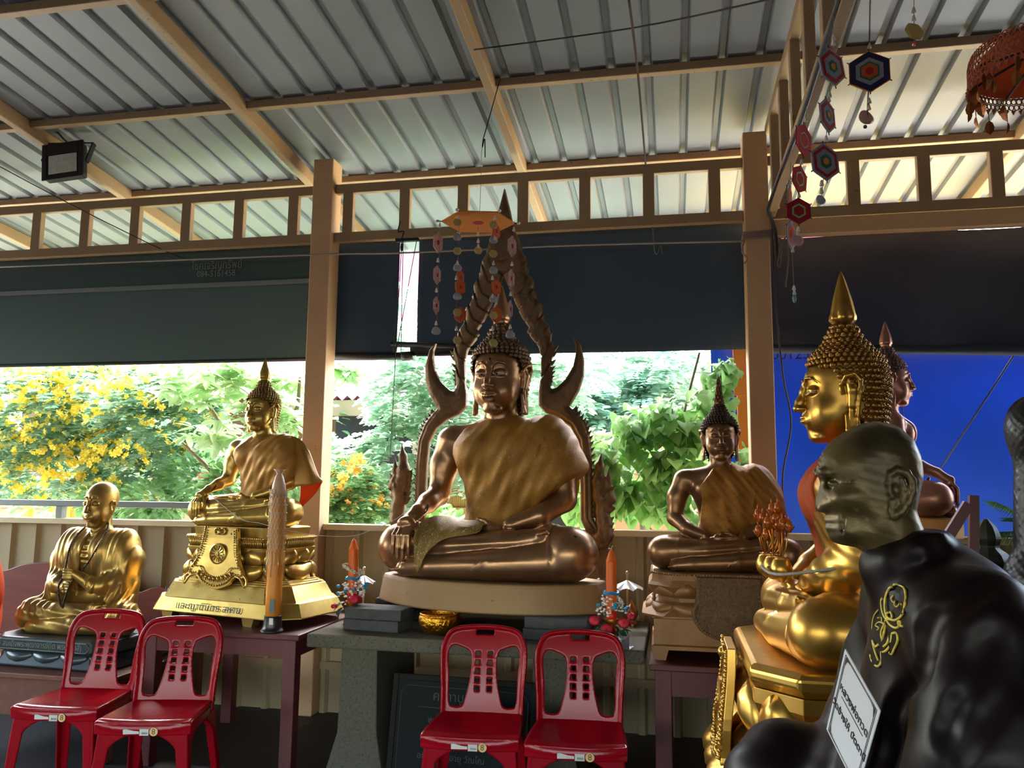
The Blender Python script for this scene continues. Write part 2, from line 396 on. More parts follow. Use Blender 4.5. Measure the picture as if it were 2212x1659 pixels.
MB().tube([(-1.93, 5.30, 2.482), (-1.5, 5.32, 2.462), (-1.2, 5.33, 2.42)], .02, 10).build('roller_tube', M_BLACK, t3, smooth=True)
t4 = thing('tarpaulin', 'dark navy tarpaulin sheet creased diagonally, right of the right pillar', 'tarp', (0, 0, 0))
def fl(u, w): return .03*math.sin((u*1.6-w*1.1)*9)*w+.018*math.sin((u*2.4+w*.7)*7)
cloth(.55, 3.6, 3.14, lambda u: 2.385-.02*u, 5.38, 'sheet', M_NAVY, t4, nx=80, nz=40, seed=6, folds=fl)
MB().tube([(.63, 5.36, 2.40), (1.6, 5.34, 2.37), (2.4, 5.36, 2.36), (3.6, 5.36, 2.37)], [.03, .03, .05, .05], 10).build('rolled_edge', mat('navy_roll', (30, 38, 52), .7), t4, smooth=True)
t5 = thing('tarpaulin', 'bright blue tarpaulin wall stretched outside behind the right pillar', 'tarp', (0, 0, 0))
cloth(.29, 5.0, 2.60, .9, 6.25, 'sheet', M_BLUE, t5, nx=80, nz=30, seed=8, folds=lambda u, w: .03*math.sin((u*3-w*1.2)*8)*w)
for x in (1.62, 2.9): MB().tube([(x, 6.23, 2.6), (x+.03, 6.235, .9)], .006, 6).build('seam', mat('blue_seam', (6, 30, 110), .6), t5)
# text on blinds
def text(s, size, m, name, M, parent=None, extrude=.0006, align='CENTER', label=None, bend=None, sx=1):
    cu = bpy.data.curves.new(name, 'FONT'); cu.body = s; cu.size = size; cu.align_x = align; cu.align_y = 'CENTER'; cu.extrude = extrude; cu.resolution_u = 3
    o = bpy.data.objects.new(name, cu); C.objects.link(o); o.matrix_world = M @ Matrix.Diagonal((sx, 1, 1, 1))
    if parent is not None:
        o.parent = parent
        o.matrix_local = M @ Matrix.Diagonal((sx, 1, 1, 1))
    cu.materials.append(m); return o
def front(x, y, z, tilt=90, rz=0): return Matrix.Translation((x, y, z)) @ Matrix.Rotation(R(rz), 4, 'Z') @ Matrix.Rotation(R(tilt), 4, 'X')
M_LET = mat('faded_white_lettering', (120, 128, 124), .8)
p = W(468, 573, 5.3); text('โชคเจริญทรัพย์', .085, M_LET, 'lettering', front(p[0], 5.303, p[2]), t, sx=.8)
p = W(466, 591, 5.3); text('084-5161458', .07, M_LET, 'lettering', front(p[0], 5.303, p[2]), t, sx=.85)
p = W(1588, 545, 5.34); text('08', .07, mat('grey_lettering', (70, 78, 86), .8), 'lettering', front(p[0], 5.352, p[2]), t3)
p = W(1712, 766, 6.2); text('00125I', .11, mat('navy_lettering', (4, 20, 90), .8), 'lettering', front(p[0], 6.2, p[2]), t5)
# orange frame of the blue tarp
M_OR = mat('orange_paint', (226, 128, 36), .5)
t = thing('scaffold', 'orange painted steel scaffold carrying the blue tarpaulin', 'scaffold', (0, 0, 0))
p = W(1601, 760, 6.1); MB().box((p[0]-.035, 6.1, 0), (p[0]+.035, 6.17, 2.7)).build('post', M_OR, t); MB().box((p[0]-.06, 6.08, 2.18), (p[0]+.02, 6.1, 2.6)).build('bracket', M_OR, t)
MB().bar((p[0], 6.13, 2.62), (5.2, 6.13, 2.46), .07, .14).build('crossbeam', M_OR, t)
# ================================================================== ropes and wires
def rope(pts, r, col, label, n=6, k=6, cat='rope', name='rope'):
    return tag(MB().tube(smoothpts(pts, k), r, n).build(name, mat('string_%d_%d_%d' % col, col, .8), smooth=True), label, cat)
rope([W(0, 577, 5.05), W(660, 551, 5.08), W(880, 546, 5.1), W(1240, 530, 5.1), W(1610, 521, 5.1)], .006, (150, 142, 130), 'long pale rope stretched across the roller blinds between the pillars')
for k, zz in enumerate((3.10, 3.085, 3.07, 3.055)):
    pass
m = MB()
for k in range(5):
    z = 3.06+.011*k; m.tube([(.452, 5.10, z), (.622, 5.10, z+.006), (.622, 5.28, z), (.452, 5.28, z-.004), (.452, 5.10, z)], .0045, 6)
m.tube(smoothpts([(.46, 5.09, 3.06), (.44, 5.09, 2.98), (.47, 5.09, 2.93), (.45, 5.09, 2.90)], 6), .005, 6)
tag(m.build('rope', mat('string_150_128_116', (150, 128, 116), .8), smooth=True), 'brown rope wound several turns around the right pillar', 'rope')
rope([(.63, 5.09, 3.05), W(1688, 520, 5.08), W(1680, 570, 5.08), W(1686, 572, 5.08), W(1690, 530, 5.08), W(1700, 512, 5.08), W(1703, 560, 5.08), W(1697, 620, 5.08)], .005, (112, 98, 88), 'looped rope end dangling from the right pillar')
rope([W(1410, 490, 5.12), W(1414, 540, 5.1), W(1420, 548, 5.1), W(1428, 530, 5.1), W(1430, 548, 5.1)], .004, (120, 116, 108), 'short knotted string hanging on the navy blind')
rope([(-1.03+.02, 3.9, 3.8), W(1370, 60, 3.7), W(1700, -10, 3.0)][::1], .004, (40, 36, 34), 'dark wire running up right under the roof sheets', cat='wire', name='wire')
rope([W(1358, -5, 3.3), W(1378, 160, 4.1), W(1395, 358, 5.12)], .006, (58, 36, 30), 'brown cord slanting down under the roof to the frieze', cat='wire', name='wire')
rope([W(0, 360, 4.6), W(150, 440, 4.9), W(320, 525, 5.12), W(400, 560, 5.25)], .0035, (40, 38, 36), 'thin black wire drooping below the floodlight to the frieze', cat='wire', name='wire')
# pulley cords of the blind in the bright gap
t = thing('blind_pull_cords', 'black pulley cords hanging in the bright gap between two blinds', 'cord', (0, 0, 0))
a = W(868, 520, 5.12); MB().box((W(856, 520, 5.12)[0], 5.10, a[2]-.01), (W(905, 518, 5.12)[0], 5.13, a[2]+.012)).build('bracket', M_BLACK, t)
for x0, x1, y1 in ((868, 842, 1000), (864, 850, 760), (900, 856, 760), (871, 866, 765)):
    MB().tube([W(x0, 520, 5.1), W(x1, y1, 5.05)], .0028, 5).build('cord', M_BLACK, t)
b = W(868, 534, 5.1); MB().ball(b, (.012, .012, .03), 8).build('pulley', M_BLACK, t, smooth=True)
rope([W(865, 478, 5.10), W(860, 500, 5.1), W(872, 500, 5.1), W(866, 520, 5.1)], .004, (40, 38, 38), 'black cord loop tied round the frieze over the bright gap')
# ================================================================== floodlight
t = thing('floodlight', 'square black floodlight with a grey lens on the left rafter', 'lamp', tuple(W(140, 350, 4.55)), rz=R(8))
bx = Matrix.Rotation(R(-6), 4, 'X') @ Matrix.Rotation(R(-8), 4, 'Y')
MB().box((-.135, -.02, -.125), (.135, .045, .125)).build('housing', M_BLACK, t, bevel=.012, xf=bx)
MB().box((-.098, -.028, -.095), (.098, -.021, .045)).build('lens', mat('lamp_glass', (220, 218, 204), .25, noise=.3, nscale=30), t, bevel=.008, xf=bx)
MB().box((-.145, -.028, -.135), (-.11, -.02, .135)).box((.11, -.028, -.135), (.145, -.02, .135)).box((-.11, -.028, -.135), (.11, -.02, -.10)).box((-.11, -.028, .052), (.11, -.02, .135)).build('bezel', M_BLACK, t, bevel=.004, xf=bx)
MB().bar((.155, .0, .0), (.165, .05, .15), .012, .03).bar((.165, .05, .15), (-.155, .05, .15), .03, .01).bar((-.155, .0, 0), (-.155, .05, .15), .012, .03).build('bracket', M_BLACK, t)
MB().tube(smoothpts([(.0, .05, .15), (-.06, .06, .19), (-.10, .0, .26), (-.09, .02, .32)], 5), .006, 6).build('cable', M_BLACK, t, smooth=True)
# ================================================================== outside
structure(MB().box((-60, 5.36, -.15), (40, 60, -.05)).build('ground', mat('garden_ground', (206, 202, 192), .9, noise=.6, nscale=.8, col2=(176, 180, 150))))
gt = mat('yellow_canvas', (176, 150, 30), .7, trans=.1)  # for an awning added out of view to throw yellow onto the roof
t = thing('bounce_awning', 'unseen yellow canvas awning added outside on the right to bounce yellow light', 'awning', (0, 0, 0))
MB().add([(.4, 7.3, 2.70), (7, 7.3, 2.70), (7, 10, 3.0), (.4, 10, 3.0)], [(0, 1, 2, 3)]).build('canvas', gt, t)
for x, y in ((.5, 7.35), (6.9, 7.35), (.5, 9.9), (6.9, 9.9)): MB().box((x-.03, y-.03, -.05), (x+.03, y+.03, 2.69 if y < 9 else 2.98)).build('pole', M_OR, t)
# beige lapped wall of the neighbouring house, and its roofs
def lapwall(x0, x1, z0, z1, y, m, parent, name='wall_boards'):
    b = MB(); z = z0
    while z < z1: b.add([(x0, y-.03, z), (x1, y-.03, z), (x1, y, z+.13), (x0, y, z+.13)], [(0, 1, 2, 3)]); z += .13
    b.box((x0, y+.001, z0), (x1, y+.05, z1)); return b.build(name, m, parent)
M_BEIGE = mat('beige_boards', (128, 112, 84), 1, spec=0)
M_PINK = mat('pink_roof_sheet', (126, 74, 90), 1, spec=0, noise=.3, nscale=1, col2=(114, 60, 74))
def corr(x0, x1, ya, za, yb, zb, m, parent, n=60, name='roof'):
    v = []; f = []
    for i in range(n*4+1):
        x = x0+(x1-x0)*i/(n*4); d = .03*math.sin(i*math.pi/2)
        v += [(x, ya, za+d), (x, yb, zb+d)]
    for i in range(n*4): f.append((2*i, 2*i+2, 2*i+3, 2*i+1))
    return MB().add(v, f).build(name, m, parent)
t = thing('house', 'low beige boarded house with a pink sheet roof behind the yellow bush', 'house', (0, 0, 0))
lapwall(-16, -4.6, -.05, 1.9, 10.2, M_BEIGE, t)
corr(-13, -3.2, 10.9, 2.75, 13.5, 4.0, M_PINK, t)
MB().box((-12, 13.0, 0), (-3.6, 13.2, 3.6)).build('rear_wall', M_BEIGE, t)
t = thing('house', 'open shed with pink corrugated roof and dark inside behind the feathery tree', 'shed', (0, 0, 0))
corr(-5.0, -1.0, 9.2, 2.55, 11.6, 3.25, M_PINK, t, n=30)
MB().box((-5.0, 9.15, 2.33), (-1.0, 9.22, 2.52)).build('fascia', M_BEIGE, t)
MB().box((-5.0, 11.4, 0), (-1.0, 11.5, 2.9)).build('back_wall', mat('painted_shed_shade', (34, 36, 32), .9), t)  # wall coloured dark to stand for the shade inside the shed
for x in (-4.9, -3.0, -1.1): MB().box((x-.05, 9.2, -.05), (x+.05, 9.3, 2.35)).build('post', M_BEIGE, t)
t = thing('house', 'tall cream house with steep pink roof seen through the gap between blinds', 'house', (0, 0, 0))
corr(-10, 3.5, 15, 4.5, 20, 8.6, M_PINK, t, n=60); MB().box((-8, 15.3, -.05), (3.5, 15.5, 4.3)).build('wall_face', M_BEIGE, t); MB().box((-9, 20, 4.5), (3, 20.2, 9.6)).build('gable', M_BEIGE, t)
t = thing('house', 'orange and pink house behind the heart-leaved plants', 'house', (0, 0, 0))
MB().box((-.8, 10.6, -.05), (1.2, 10.8, 2.45)).build('wall_face', mat('salmon_wall', (190, 126, 84), .7), t); corr(-1.1, 1.5, 10.3, 2.5, 12, 3.4, M_PINK, t, n=20)
t = thing('garden_rail', 'dark red horizontal rail on orange posts behind the bushes', 'rail', (0, 0, 0))
zz = W(300, 1025, 8.8)[2]; MB().box((-9.5, 8.78, zz-.04), (-4.0, 8.83, zz+.04)).build('rail', mat('red_rail', (150, 52, 50), .5), t)
for px in (60, 150, 492): x = W(px, 1050, 8.8)[0]; MB().box((x-.04, 8.8, -.05), (x+.04, 8.88, zz)).build('post', M_OR, t)
t = thing('bamboo_fence', 'narrow upright bamboo slat fence outside behind the largest statue', 'fence', (0, 0, 0))
m = MB(); a = W(960, 1100, 7.6); b = W(1010, 1100, 7.6)
for k in range(12): x = a[0]+(b[0]-a[0])*k/11; m.tube([(x, 7.6, -.05), (x, 7.6, a[2]+.22)], .011, 6)
m.build('slats', mat('bamboo', (170, 140, 80), .6), t); MB().box((a[0]-.05, 7.56, a[2]-.02), (b[0]+.05, 7.6, a[2]+.02)).build('crosspiece', mat('bamboo', (0, 0, 0)), t)
# ------------------------------------------------------------------ leaves
def leaf_shape(kind):
    if kind == 'lance':   prof = [(0, 0), (.10, .10), (.16, .30), (.17, .5), (.12, .75), (0, 1)]
    elif kind == 'heart': prof = [(0, 0.05), (.14, -.04), (.30, -.03), (.43, .10), (.46, .28), (.40, .48), (.28, .68), (.12, .88), (0, 1.05)]
    elif kind == 'oval':  prof = [(0, 0), (.18, .15), (.27, .45), (.2, .75), (0, 1)]
    v = [(0, y, 0) for _, y in prof]; n = len(prof)
    v += [(-x, y, .10*abs(x)/.3) for x, y in prof[1:-1]]+[(x, y, .10*abs(x)/.3) for x, y in prof[1:-1]]
    f = []
    for s, o in ((0, n), (1, n+n-2)):
        for i in range(n-1):
            a, b = i, i+1; la = o+i-1; lb = o+i
            if i == 0: q = (a, b, lb)
            elif i == n-2: q = (a, b, la)
            else: q = (a, b, lb, la)
            f.append(q if s else q[::-1])
    v = np.array(v); v[:, 2] -= .18*v[:, 1]**2      # droop
    tri = []
    for q in f:
        tri.append(q[:3])
        if len(q) == 4: tri.append((q[0], q[2], q[3]))
    return v, np.array(tri)
LS = {k: leaf_shape(k) for k in ('lance', 'heart', 'oval')}
def rotm(d, roll, r):
    """matrices whose y axis is d"""
    d = d/np.linalg.norm(d, axis=1, keepdims=True); up = np.tile([0, 0, 1.], (len(d), 1)); x = np.cross(d, up); x /= (np.linalg.norm(x, axis=1, keepdims=True)+1e-6)
    z = np.cross(x, d); c = np.cos(roll)[:, None]; s = np.sin(roll)[:, None]
    return np.stack([x*c+z*s, d, z*c-x*s], 2)
def leaves(kind, pos, dirs, size, roll_sd=.5, r=nr):
    v, f = LS[kind]; n = len(pos); Rm = rotm(dirs, r.normal(0, roll_sd, n), r)
    V = np.einsum('nij,vj->nvi', Rm, v)*size[:, None, None]+pos[:, None]
    return V.reshape(-1, 3), (f[None]+(np.arange(n)*len(v))[:, None, None]).reshape(-1, 3)
def leafmat(name, a, b, sc=1.5, tr=.5):
    def tone(c, e):
        g_ = sum(c)/3; return tuple(min(250, 255*((v*.78+g_*.22)/255)**e) for v in c)
    a = tone(a, .72); b = tone(b, .85)
    return mat(name, a, .55, spec=.14, noise=1, nscale=sc, col2=b, trans=tr, detail=2)
def blob_points(blobs, n, r=nr, shell=.55):
    w = np.array([b[3]*b[4]*b[5] for b in blobs])**.75; w /= w.sum(); k = r.choice(len(blobs), n, p=w); B = np.array(blobs)[k]
    d = r.normal(0, 1, (n, 3)); d /= np.linalg.norm(d, axis=1, keepdims=True); rad = r.uniform(shell, 1, n)[:, None]
    return B[:, :3]+d*rad*B[:, 3:6], d
def cat_mesh(parts):
    vs = []; fs = []; n = 0
    for v, f in parts: vs.append(v); fs.append(f+n); n += len(v)
    return np.concatenate(vs), np.concatenate(fs)
def trunk(parent, pts, r0, r1, m, branches=()):
    b = MB(); P = smoothpts(pts, 5); b.tube(P, list(np.linspace(r0, r1, len(P))), 8)
    for q in branches: Q = smoothpts(q, 4); b.tube(Q, list(np.linspace(r1*1.1, r1*.4, len(Q))), 6)
    return b.build('trunk', m, parent, smooth=True)
M_BARK = mat('grey_bark', (120, 104, 84), .9, noise=.6, nscale=12, col2=(80, 66, 50))
def blobs_px(lst, Y, dy=.5):
    """(px, py, radius px, radius py) seen at depth Y -> ellipsoids standing there"""
    out = []
    for (x, y, rx, ry) in lst:
        c = W(x, y, Y+nr.uniform(-dy, dy)*.5); k = Y/1740*1.02
        out.append((c[0], c[1], c[2], rx*k, dy, ry*k))
    return out
def pinnate(blobs, n, length, size, r=nr, per=9):
    """compound leaves: pairs of small leaflets along a drooping rachis"""
    p, d = blob_points(blobs, n, r); d = d*np.array([1, 1, .5])+np.array([0, -.5, .1]); d /= np.linalg.norm(d, axis=1, keepdims=True)
    pos = []; dr = []; side = np.cross(d, [0, 0, 1.]); side /= np.linalg.norm(side, axis=1, keepdims=True)+1e-6
    for k in range(per):
        t = (k+1)/per; q = p+d*length*t; q[:, 2] -= length*.5*t*t
        for s in (-1, 1): pos.append(q); dr.append(side*s+d*.45+r.normal(0, .1, d.shape))
    pos = np.concatenate(pos); dr = np.concatenate(dr); return pos, dr, r.uniform(.75, 1.15, len(pos))*size
def plant(name, label, cat, parts, m, trunks=(), group=None, base=(0, 0, 0)):
    t = thing(name, label, cat, (0, 0, 0), group=group); v, f = cat_mesh(parts)
    link('foliage', mesh('foliage', v, f), m, t)
    for q in trunks: trunk(t, *q)
    return t
# flower template: five petals in a shallow trumpet
def flower_mesh(name, m, r=.035):
    b = MB()
    for k in range(5):
        a = 2*math.pi*k/5; u = np.array([math.cos(a), math.sin(a), 0]); w = np.array([-math.sin(a), math.cos(a), 0])
        b.add([np.array([0, 0, -.6*r]), u*.5*r-w*.35*r, u*1.05*r-w*.4*r+[0, 0, .1*r], u*1.2*r+[0, 0, -.1*r], u*1.05*r+w*.4*r+[0, 0, .1*r], u*.5*r+w*.35*r], [(0, 1, 5), (1, 2, 4, 5), (2, 3, 4)])
    return b
def flowers(parent, blobs, nclump, per, m, r=.035, rs=nr, indiv=100, spread=.07):
    p, d = blob_points(blobs, nclump, rs, shell=.85); p[:, 1] -= .12
    fb = flower_mesh('f', m, r); v0 = np.array(fb.v); groups = []
    order = np.argsort(p[:, 1]+nr.uniform(0, .1, len(p)))
    def clump(c, dd):
        b = MB()
        for k in range(rs.randint(max(2, per-3), per+2)):
            q = c+rs.normal(0, spread, 3)*[1, .6, .8]; ax = Vector((rs.normal(0, .5), -1, rs.normal(.1, .5))); Mq = ax.to_track_quat('Z', 'Y').to_matrix(); s = rs.uniform(.7, 1.2)
            b.add([Mq @ Vector(x)*s+Vector(q) for x in v0], fb.f)
        return b
    for i in order[:indiv]: clump(p[i], d[i]).build('blossom', m, parent)
    rest = MB()
    for i in order[indiv:]:
        c = clump(p[i], d[i]); rest.add(c.v, c.f)
    if rest.n: rest.build('blossoms', m, parent)['kind'] = 'stuff'
# A: yellow trumpet bush, far left
A = blobs_px([(60, 900, 150, 130), (200, 860, 160, 100), (330, 900, 120, 120), (120, 1010, 160, 90), (300, 1010, 120, 80), (-120, 950, 160, 180), (420, 850, 90, 70)], 7.6, .55)
pos, dr, sz = pinnate(A, 1500, .16, .085); p2, d2 = blob_points(A, 1500)
tA = plant('trumpet_bush', 'large bush covered in yellow blossoms, far left of the garden', 'bush',
      [leaves('lance', pos, dr, sz), leaves('oval', p2, d2+[0, -.6, -.2], nr.uniform(.06, .11, len(p2)))], leafmat('bush_leaves', (120, 170, 128), (66, 124, 84), 2.5),
      [([(-5.6, 7.8, -.05), (-5.5, 7.8, .9), (-5.3, 7.7, 1.8)], .05, .02, M_BARK, [[(-5.5, 7.8, 1.0), (-5.0, 7.7, 1.5), (-4.7, 7.6, 2.1)], [(-5.5, 7.8, .8), (-6.1, 7.7, 1.4), (-6.6, 7.7, 2.1)]])])
M_YEL = mat('yellow_petals', (255, 232, 96), .5, noise=.5, nscale=8, col2=(255, 218, 60), trans=.35)
flowers(tA, A[:6]+A[6:], 520, 6, M_YEL, .033, spread=.06)
# B: tree with long drooping leaves in rosettes
def rosettes(blobs, n, per, size, r=nr):
    p, d = blob_points(blobs, n, r, .3); pos = []; dr = []
    for i in range(n):
        for k in range(per):
            a = 2*math.pi*k/per+r.uniform(0, .6); el = r.uniform(-.55, .5); pos.append(p[i]+r.normal(0, .02, 3)); dr.append((math.cos(a), math.sin(a), el))
    return np.array(pos), np.array(dr), r.uniform(.7, 1.15, len(pos))*size
B = blobs_px([(400, 810, 60, 40), (470, 830, 70, 50), (540, 800, 80, 35), (620, 830, 60, 50), (440, 915, 50, 35), (490, 950, 60, 50), (540, 900, 40, 40), (620, 900, 40, 50), (740, 800, 30, 30), (395, 850, 30, 40)], 6.9, .35)
pos, dr, sz = rosettes(B, 95, 11, .21)
tB = plant('frangipani_tree', 'pale green tree with long drooping leaves left of the left pillar', 'tree', [leaves('lance', pos, dr, sz, .3)], leafmat('long_leaves', (206, 232, 174), (162, 212, 138), 3),
      [([(-3.9, 7.1, -.05), (-3.95, 7.1, 1.2), (-3.85, 7.0, 2.1)], .05, .03, M_BARK, [[(-3.9, 7.1, 1.6), (-4.2, 7.0, 2.0), (-4.5, 6.9, 2.5)], [(-3.9, 7.1, 1.7), (-3.5, 7.0, 2.1), (-3.4, 6.9, 2.5)], [(-3.95, 7.1, 1.2), (-4.3, 7, 1.6), (-4.6, 6.9, 1.9)]])])
# lower shrubs behind the rail
Bl = blobs_px([(430, 1040, 90, 70), (330, 1085, 90, 45), (230, 1085, 60, 40), (500, 1060, 60, 60), (620, 1020, 50, 80), (560, 1090, 70, 40)], 7.2, .35)
p2, d2 = blob_points(Bl, 2600); plant('garden_shrub', 'dense small-leaved green shrub behind the grey handrail', 'bush', [leaves('oval', p2, d2+[0, -.5, 0], nr.uniform(.06, .12, len(p2)))], leafmat('shrub_leaves', (104, 160, 78), (60, 112, 56), 3), [([(-4.1, 7.3, -.05), (-4.0, 7.2, 1.4)], .03, .015, M_BARK)])
# C: feathery tree behind the gap, down to the sill
Cc = blobs_px([(730, 990, 40, 40), (870, 860, 50, 70), (930, 800, 70, 50), (980, 870, 60, 70), (850, 980, 60, 80), (900, 1060, 60, 60), (870, 690, 26, 70), (1160, 860, 50, 80), (1200, 800, 60, 40), (770, 1060, 60, 60), (1000, 1000, 60, 80), (1250, 800, 40, 40)], 7.7, .5)
pos, dr, sz = pinnate(Cc, 1000, .22, .085, per=10)
plant('feathery_tree', 'pale green tree with feathery leaves behind the largest statue', 'tree', [leaves('oval', pos, dr, sz)], leafmat('feathery_leaves', (186, 220, 186), (140, 190, 146), 2.5, .55),
      [([(-2.4, 7.9, -.05), (-2.3, 7.8, 1.3), (-2.0, 7.8, 2.6)], .05, .025, M_BARK, [[(-2.3, 7.8, 1.3), (-1.7, 7.7, 1.8), (-1.4, 7.6, 2.5)]])])
# E: orange blossom shrub
E_ = blobs_px([(760, 1030, 45, 40), (790, 1080, 50, 40), (740, 1100, 40, 30)], 6.5, .2)
pos, dr, sz = pinnate(E_, 260, .12, .05); tE = plant('orange_flower_shrub', 'small shrub with orange blossoms right of the left pillar', 'bush', [leaves('oval', pos, dr, sz)], leafmat('fern_leaves', (130, 186, 100), (90, 150, 80), 3), [([(-1.95, 6.6, -.05), (-1.95, 6.5, 1.3)], .02, .01, M_BARK)])
flowers(tE, E_, 40, 5, mat('orange_petals', (255, 200, 96), .5, trans=.35), .024, indiv=40, spread=.04)
E2 = blobs_px([(740, 880, 40, 60), (735, 960, 30, 50)], 7.0, .2)
# D: heart-leaved climber at the right, in big bright leaves
D = blobs_px([(1300, 1000, 60, 70), (1360, 1060, 80, 60), (1440, 1000, 70, 80), (1500, 930, 50, 60), (1540, 860, 40, 60), (1560, 800, 30, 30), (1440, 900, 60, 50), (1370, 930, 50, 50), (1300, 1090, 60, 40), (1460, 1100, 60, 40), (1240, 1080, 40, 50), (1600, 1020, 25, 60), (950, 1110, 40, 30), (1260, 960, 30, 40)], 5.93, .25)
p2, d2 = blob_points(D, 1700, shell=.1); dd = d2*.5+np.array([0, -.9, -.75])+nr.normal(0, .25, d2.shape)
plant('heart_leaf_climber', 'bright green climber with heart-shaped leaves right of the arch', 'climber', [leaves('heart', p2, dd, nr.uniform(.06, .135, len(p2)), .4)], leafmat('heart_leaves', (138, 200, 84), (88, 156, 66), 4, .5),
      [([(0.02, 6.2, -.05), (-.02, 6.15, 1.2), (.05, 6.1, 1.9), (.2, 6.05, 2.5)], .018, .008, M_BARK, [[(0, 6.2, 1.0), (-.4, 6.1, 1.5), (-.5, 6.1, 1.9)], [(0, 6.2, .9), (.3, 6.1, 1.5), (.45, 6.1, 1.7)]])])
# background greenery
F = blobs_px([(1330, 830, 80, 60), (1440, 800, 70, 40), (1300, 930, 60, 60), (1400, 870, 60, 40), (1120, 980, 60, 80), (1230, 900, 60, 80)], 8.6, .5)
pos, dr, sz = pinnate(F, 900, .26, .09, per=8)
plant('feathery_tree', 'blue-green feathery tree farther back behind the climber', 'tree', [leaves('oval', pos, dr, sz)], leafmat('far_feathery_leaves', (150, 196, 156), (110, 160, 118), 2.5, .5), [([(-.3, 8.8, -.05), (-.35, 8.7, 2.4)], .05, .03, M_BARK)])
H = blobs_px([(100, 1080, 200, 70), (400, 980, 120, 90), (620, 950, 60, 130), (250, 900, 200, 60), (-150, 950, 120, 180), (700, 900, 40, 120)], 9.0, .35)
p2, d2 = blob_points(H, 1300); plant('hedge', 'dark green hedge along the beige boarded house', 'hedge', [leaves('oval', p2, d2+[0, -.6, 0], nr.uniform(.09, .16, len(p2)))], leafmat('hedge_leaves', (84, 138, 72), (54, 100, 52), 2))
# ================================================================== seated figures
def bronze(name, col, col2, rough=.32, metal=.85, nscale=7, noise=.7, bump=.03, bscale=60, spots=None):
    return mat(name, col, rough, metal=metal, noise=noise, nscale=nscale, col2=col2, bump=bump, bscale=bscale, spots=spots)
M_BRZ = bronze('brown_bronze', (176, 136, 100), (140, 104, 74), spots=((60, 40, 28), 26, .74))
M_BRZH = bronze('dark_bronze_curls', (126, 98, 76), (84, 66, 52), .38)
M_GOLD = bronze('aged_gold', (206, 172, 92), (168, 132, 62), .32, spots=((70, 50, 28), 20, .73))
M_GOLDH = bronze('aged_gold_curls', (150, 124, 70), (104, 84, 50), .4)
M_BRT = bronze('bright_gold', (206, 162, 78), (184, 134, 56), .33, metal=.92, bump=.01)
M_BRTH = bronze('bright_gold_curls', (176, 130, 66), (130, 90, 42), .36, metal=.92)
M_ROSE = bronze('rose_bronze', (168, 116, 96), (140, 92, 74), .36, metal=.6)
M_ROSEH = bronze('rose_bronze_curls', (112, 80, 74), (84, 58, 54), .42, metal=.6)
M_WHITE = mat('eye_white', (214, 208, 198), .35); M_PUPIL = mat('pupil_black', (18, 16, 16), .25)
def brocade(name, col, fleck, sc=170, sheen=.5, metal=.35, th=.62, trans=0):
    m = mat(name, col, .55, metal=metal, noise=.6, nscale=5, col2=tuple(v*.72 for v in col), spots=(fleck, sc, th), bump=.35, bscale=150, trans=trans); return m
M_ROBE = brocade('gold_brocade', (176, 126, 46), (206, 158, 74), 110, th=.66)
M_ROBE2 = mat('thin_gold_satin', (176, 126, 52), .5, metal=.3, noise=.6, nscale=8, col2=(140, 94, 36), trans=.12)
M_ORANGE = mat('orange_cloth', (214, 92, 24), .7, noise=.5, nscale=6, col2=(176, 66, 18), trans=.35)
# ---- hair curls on rows round the head (unit = chin to hairline)
HP = [(-.10, .30, .30, .24), (.10, .36, .36, .21), (.3, .42, .43, .17), (.55, .475, .50, .13), (.8, .505, .53, .11), (.98, .495, .51, .11), (1.12, .43, .44, .11), (1.22, .33, .34, .11), (1.32, .235, .25, .11), (1.44, .195, .20, .10), (1.54, .13, .14, .10)]
def hp(z):
    zs = [p[0] for p in HP]; return tuple(float(np.interp(z, zs, [p[k] for p in HP])) for k in (1, 2, 3))
def hairline(y): return float(np.interp(y, [-.45, -.30, -.12, .02, .16, .3], [1.0, .97, .86, .66, .30, -.08]))
def curl(r, h):
    b = MB(); prof = [(r*.98, 0), (r*1.0, h*.25), (r*.80, h*.52), (r*.70, h*.50), (r*.62, h*.80), (r*.40, h*.95), (r*.30, h*.92), (r*.16, h*1.12), (0.001, h*1.16)]
    b.lathe(prof, 9); return np.array(b.v), b.f
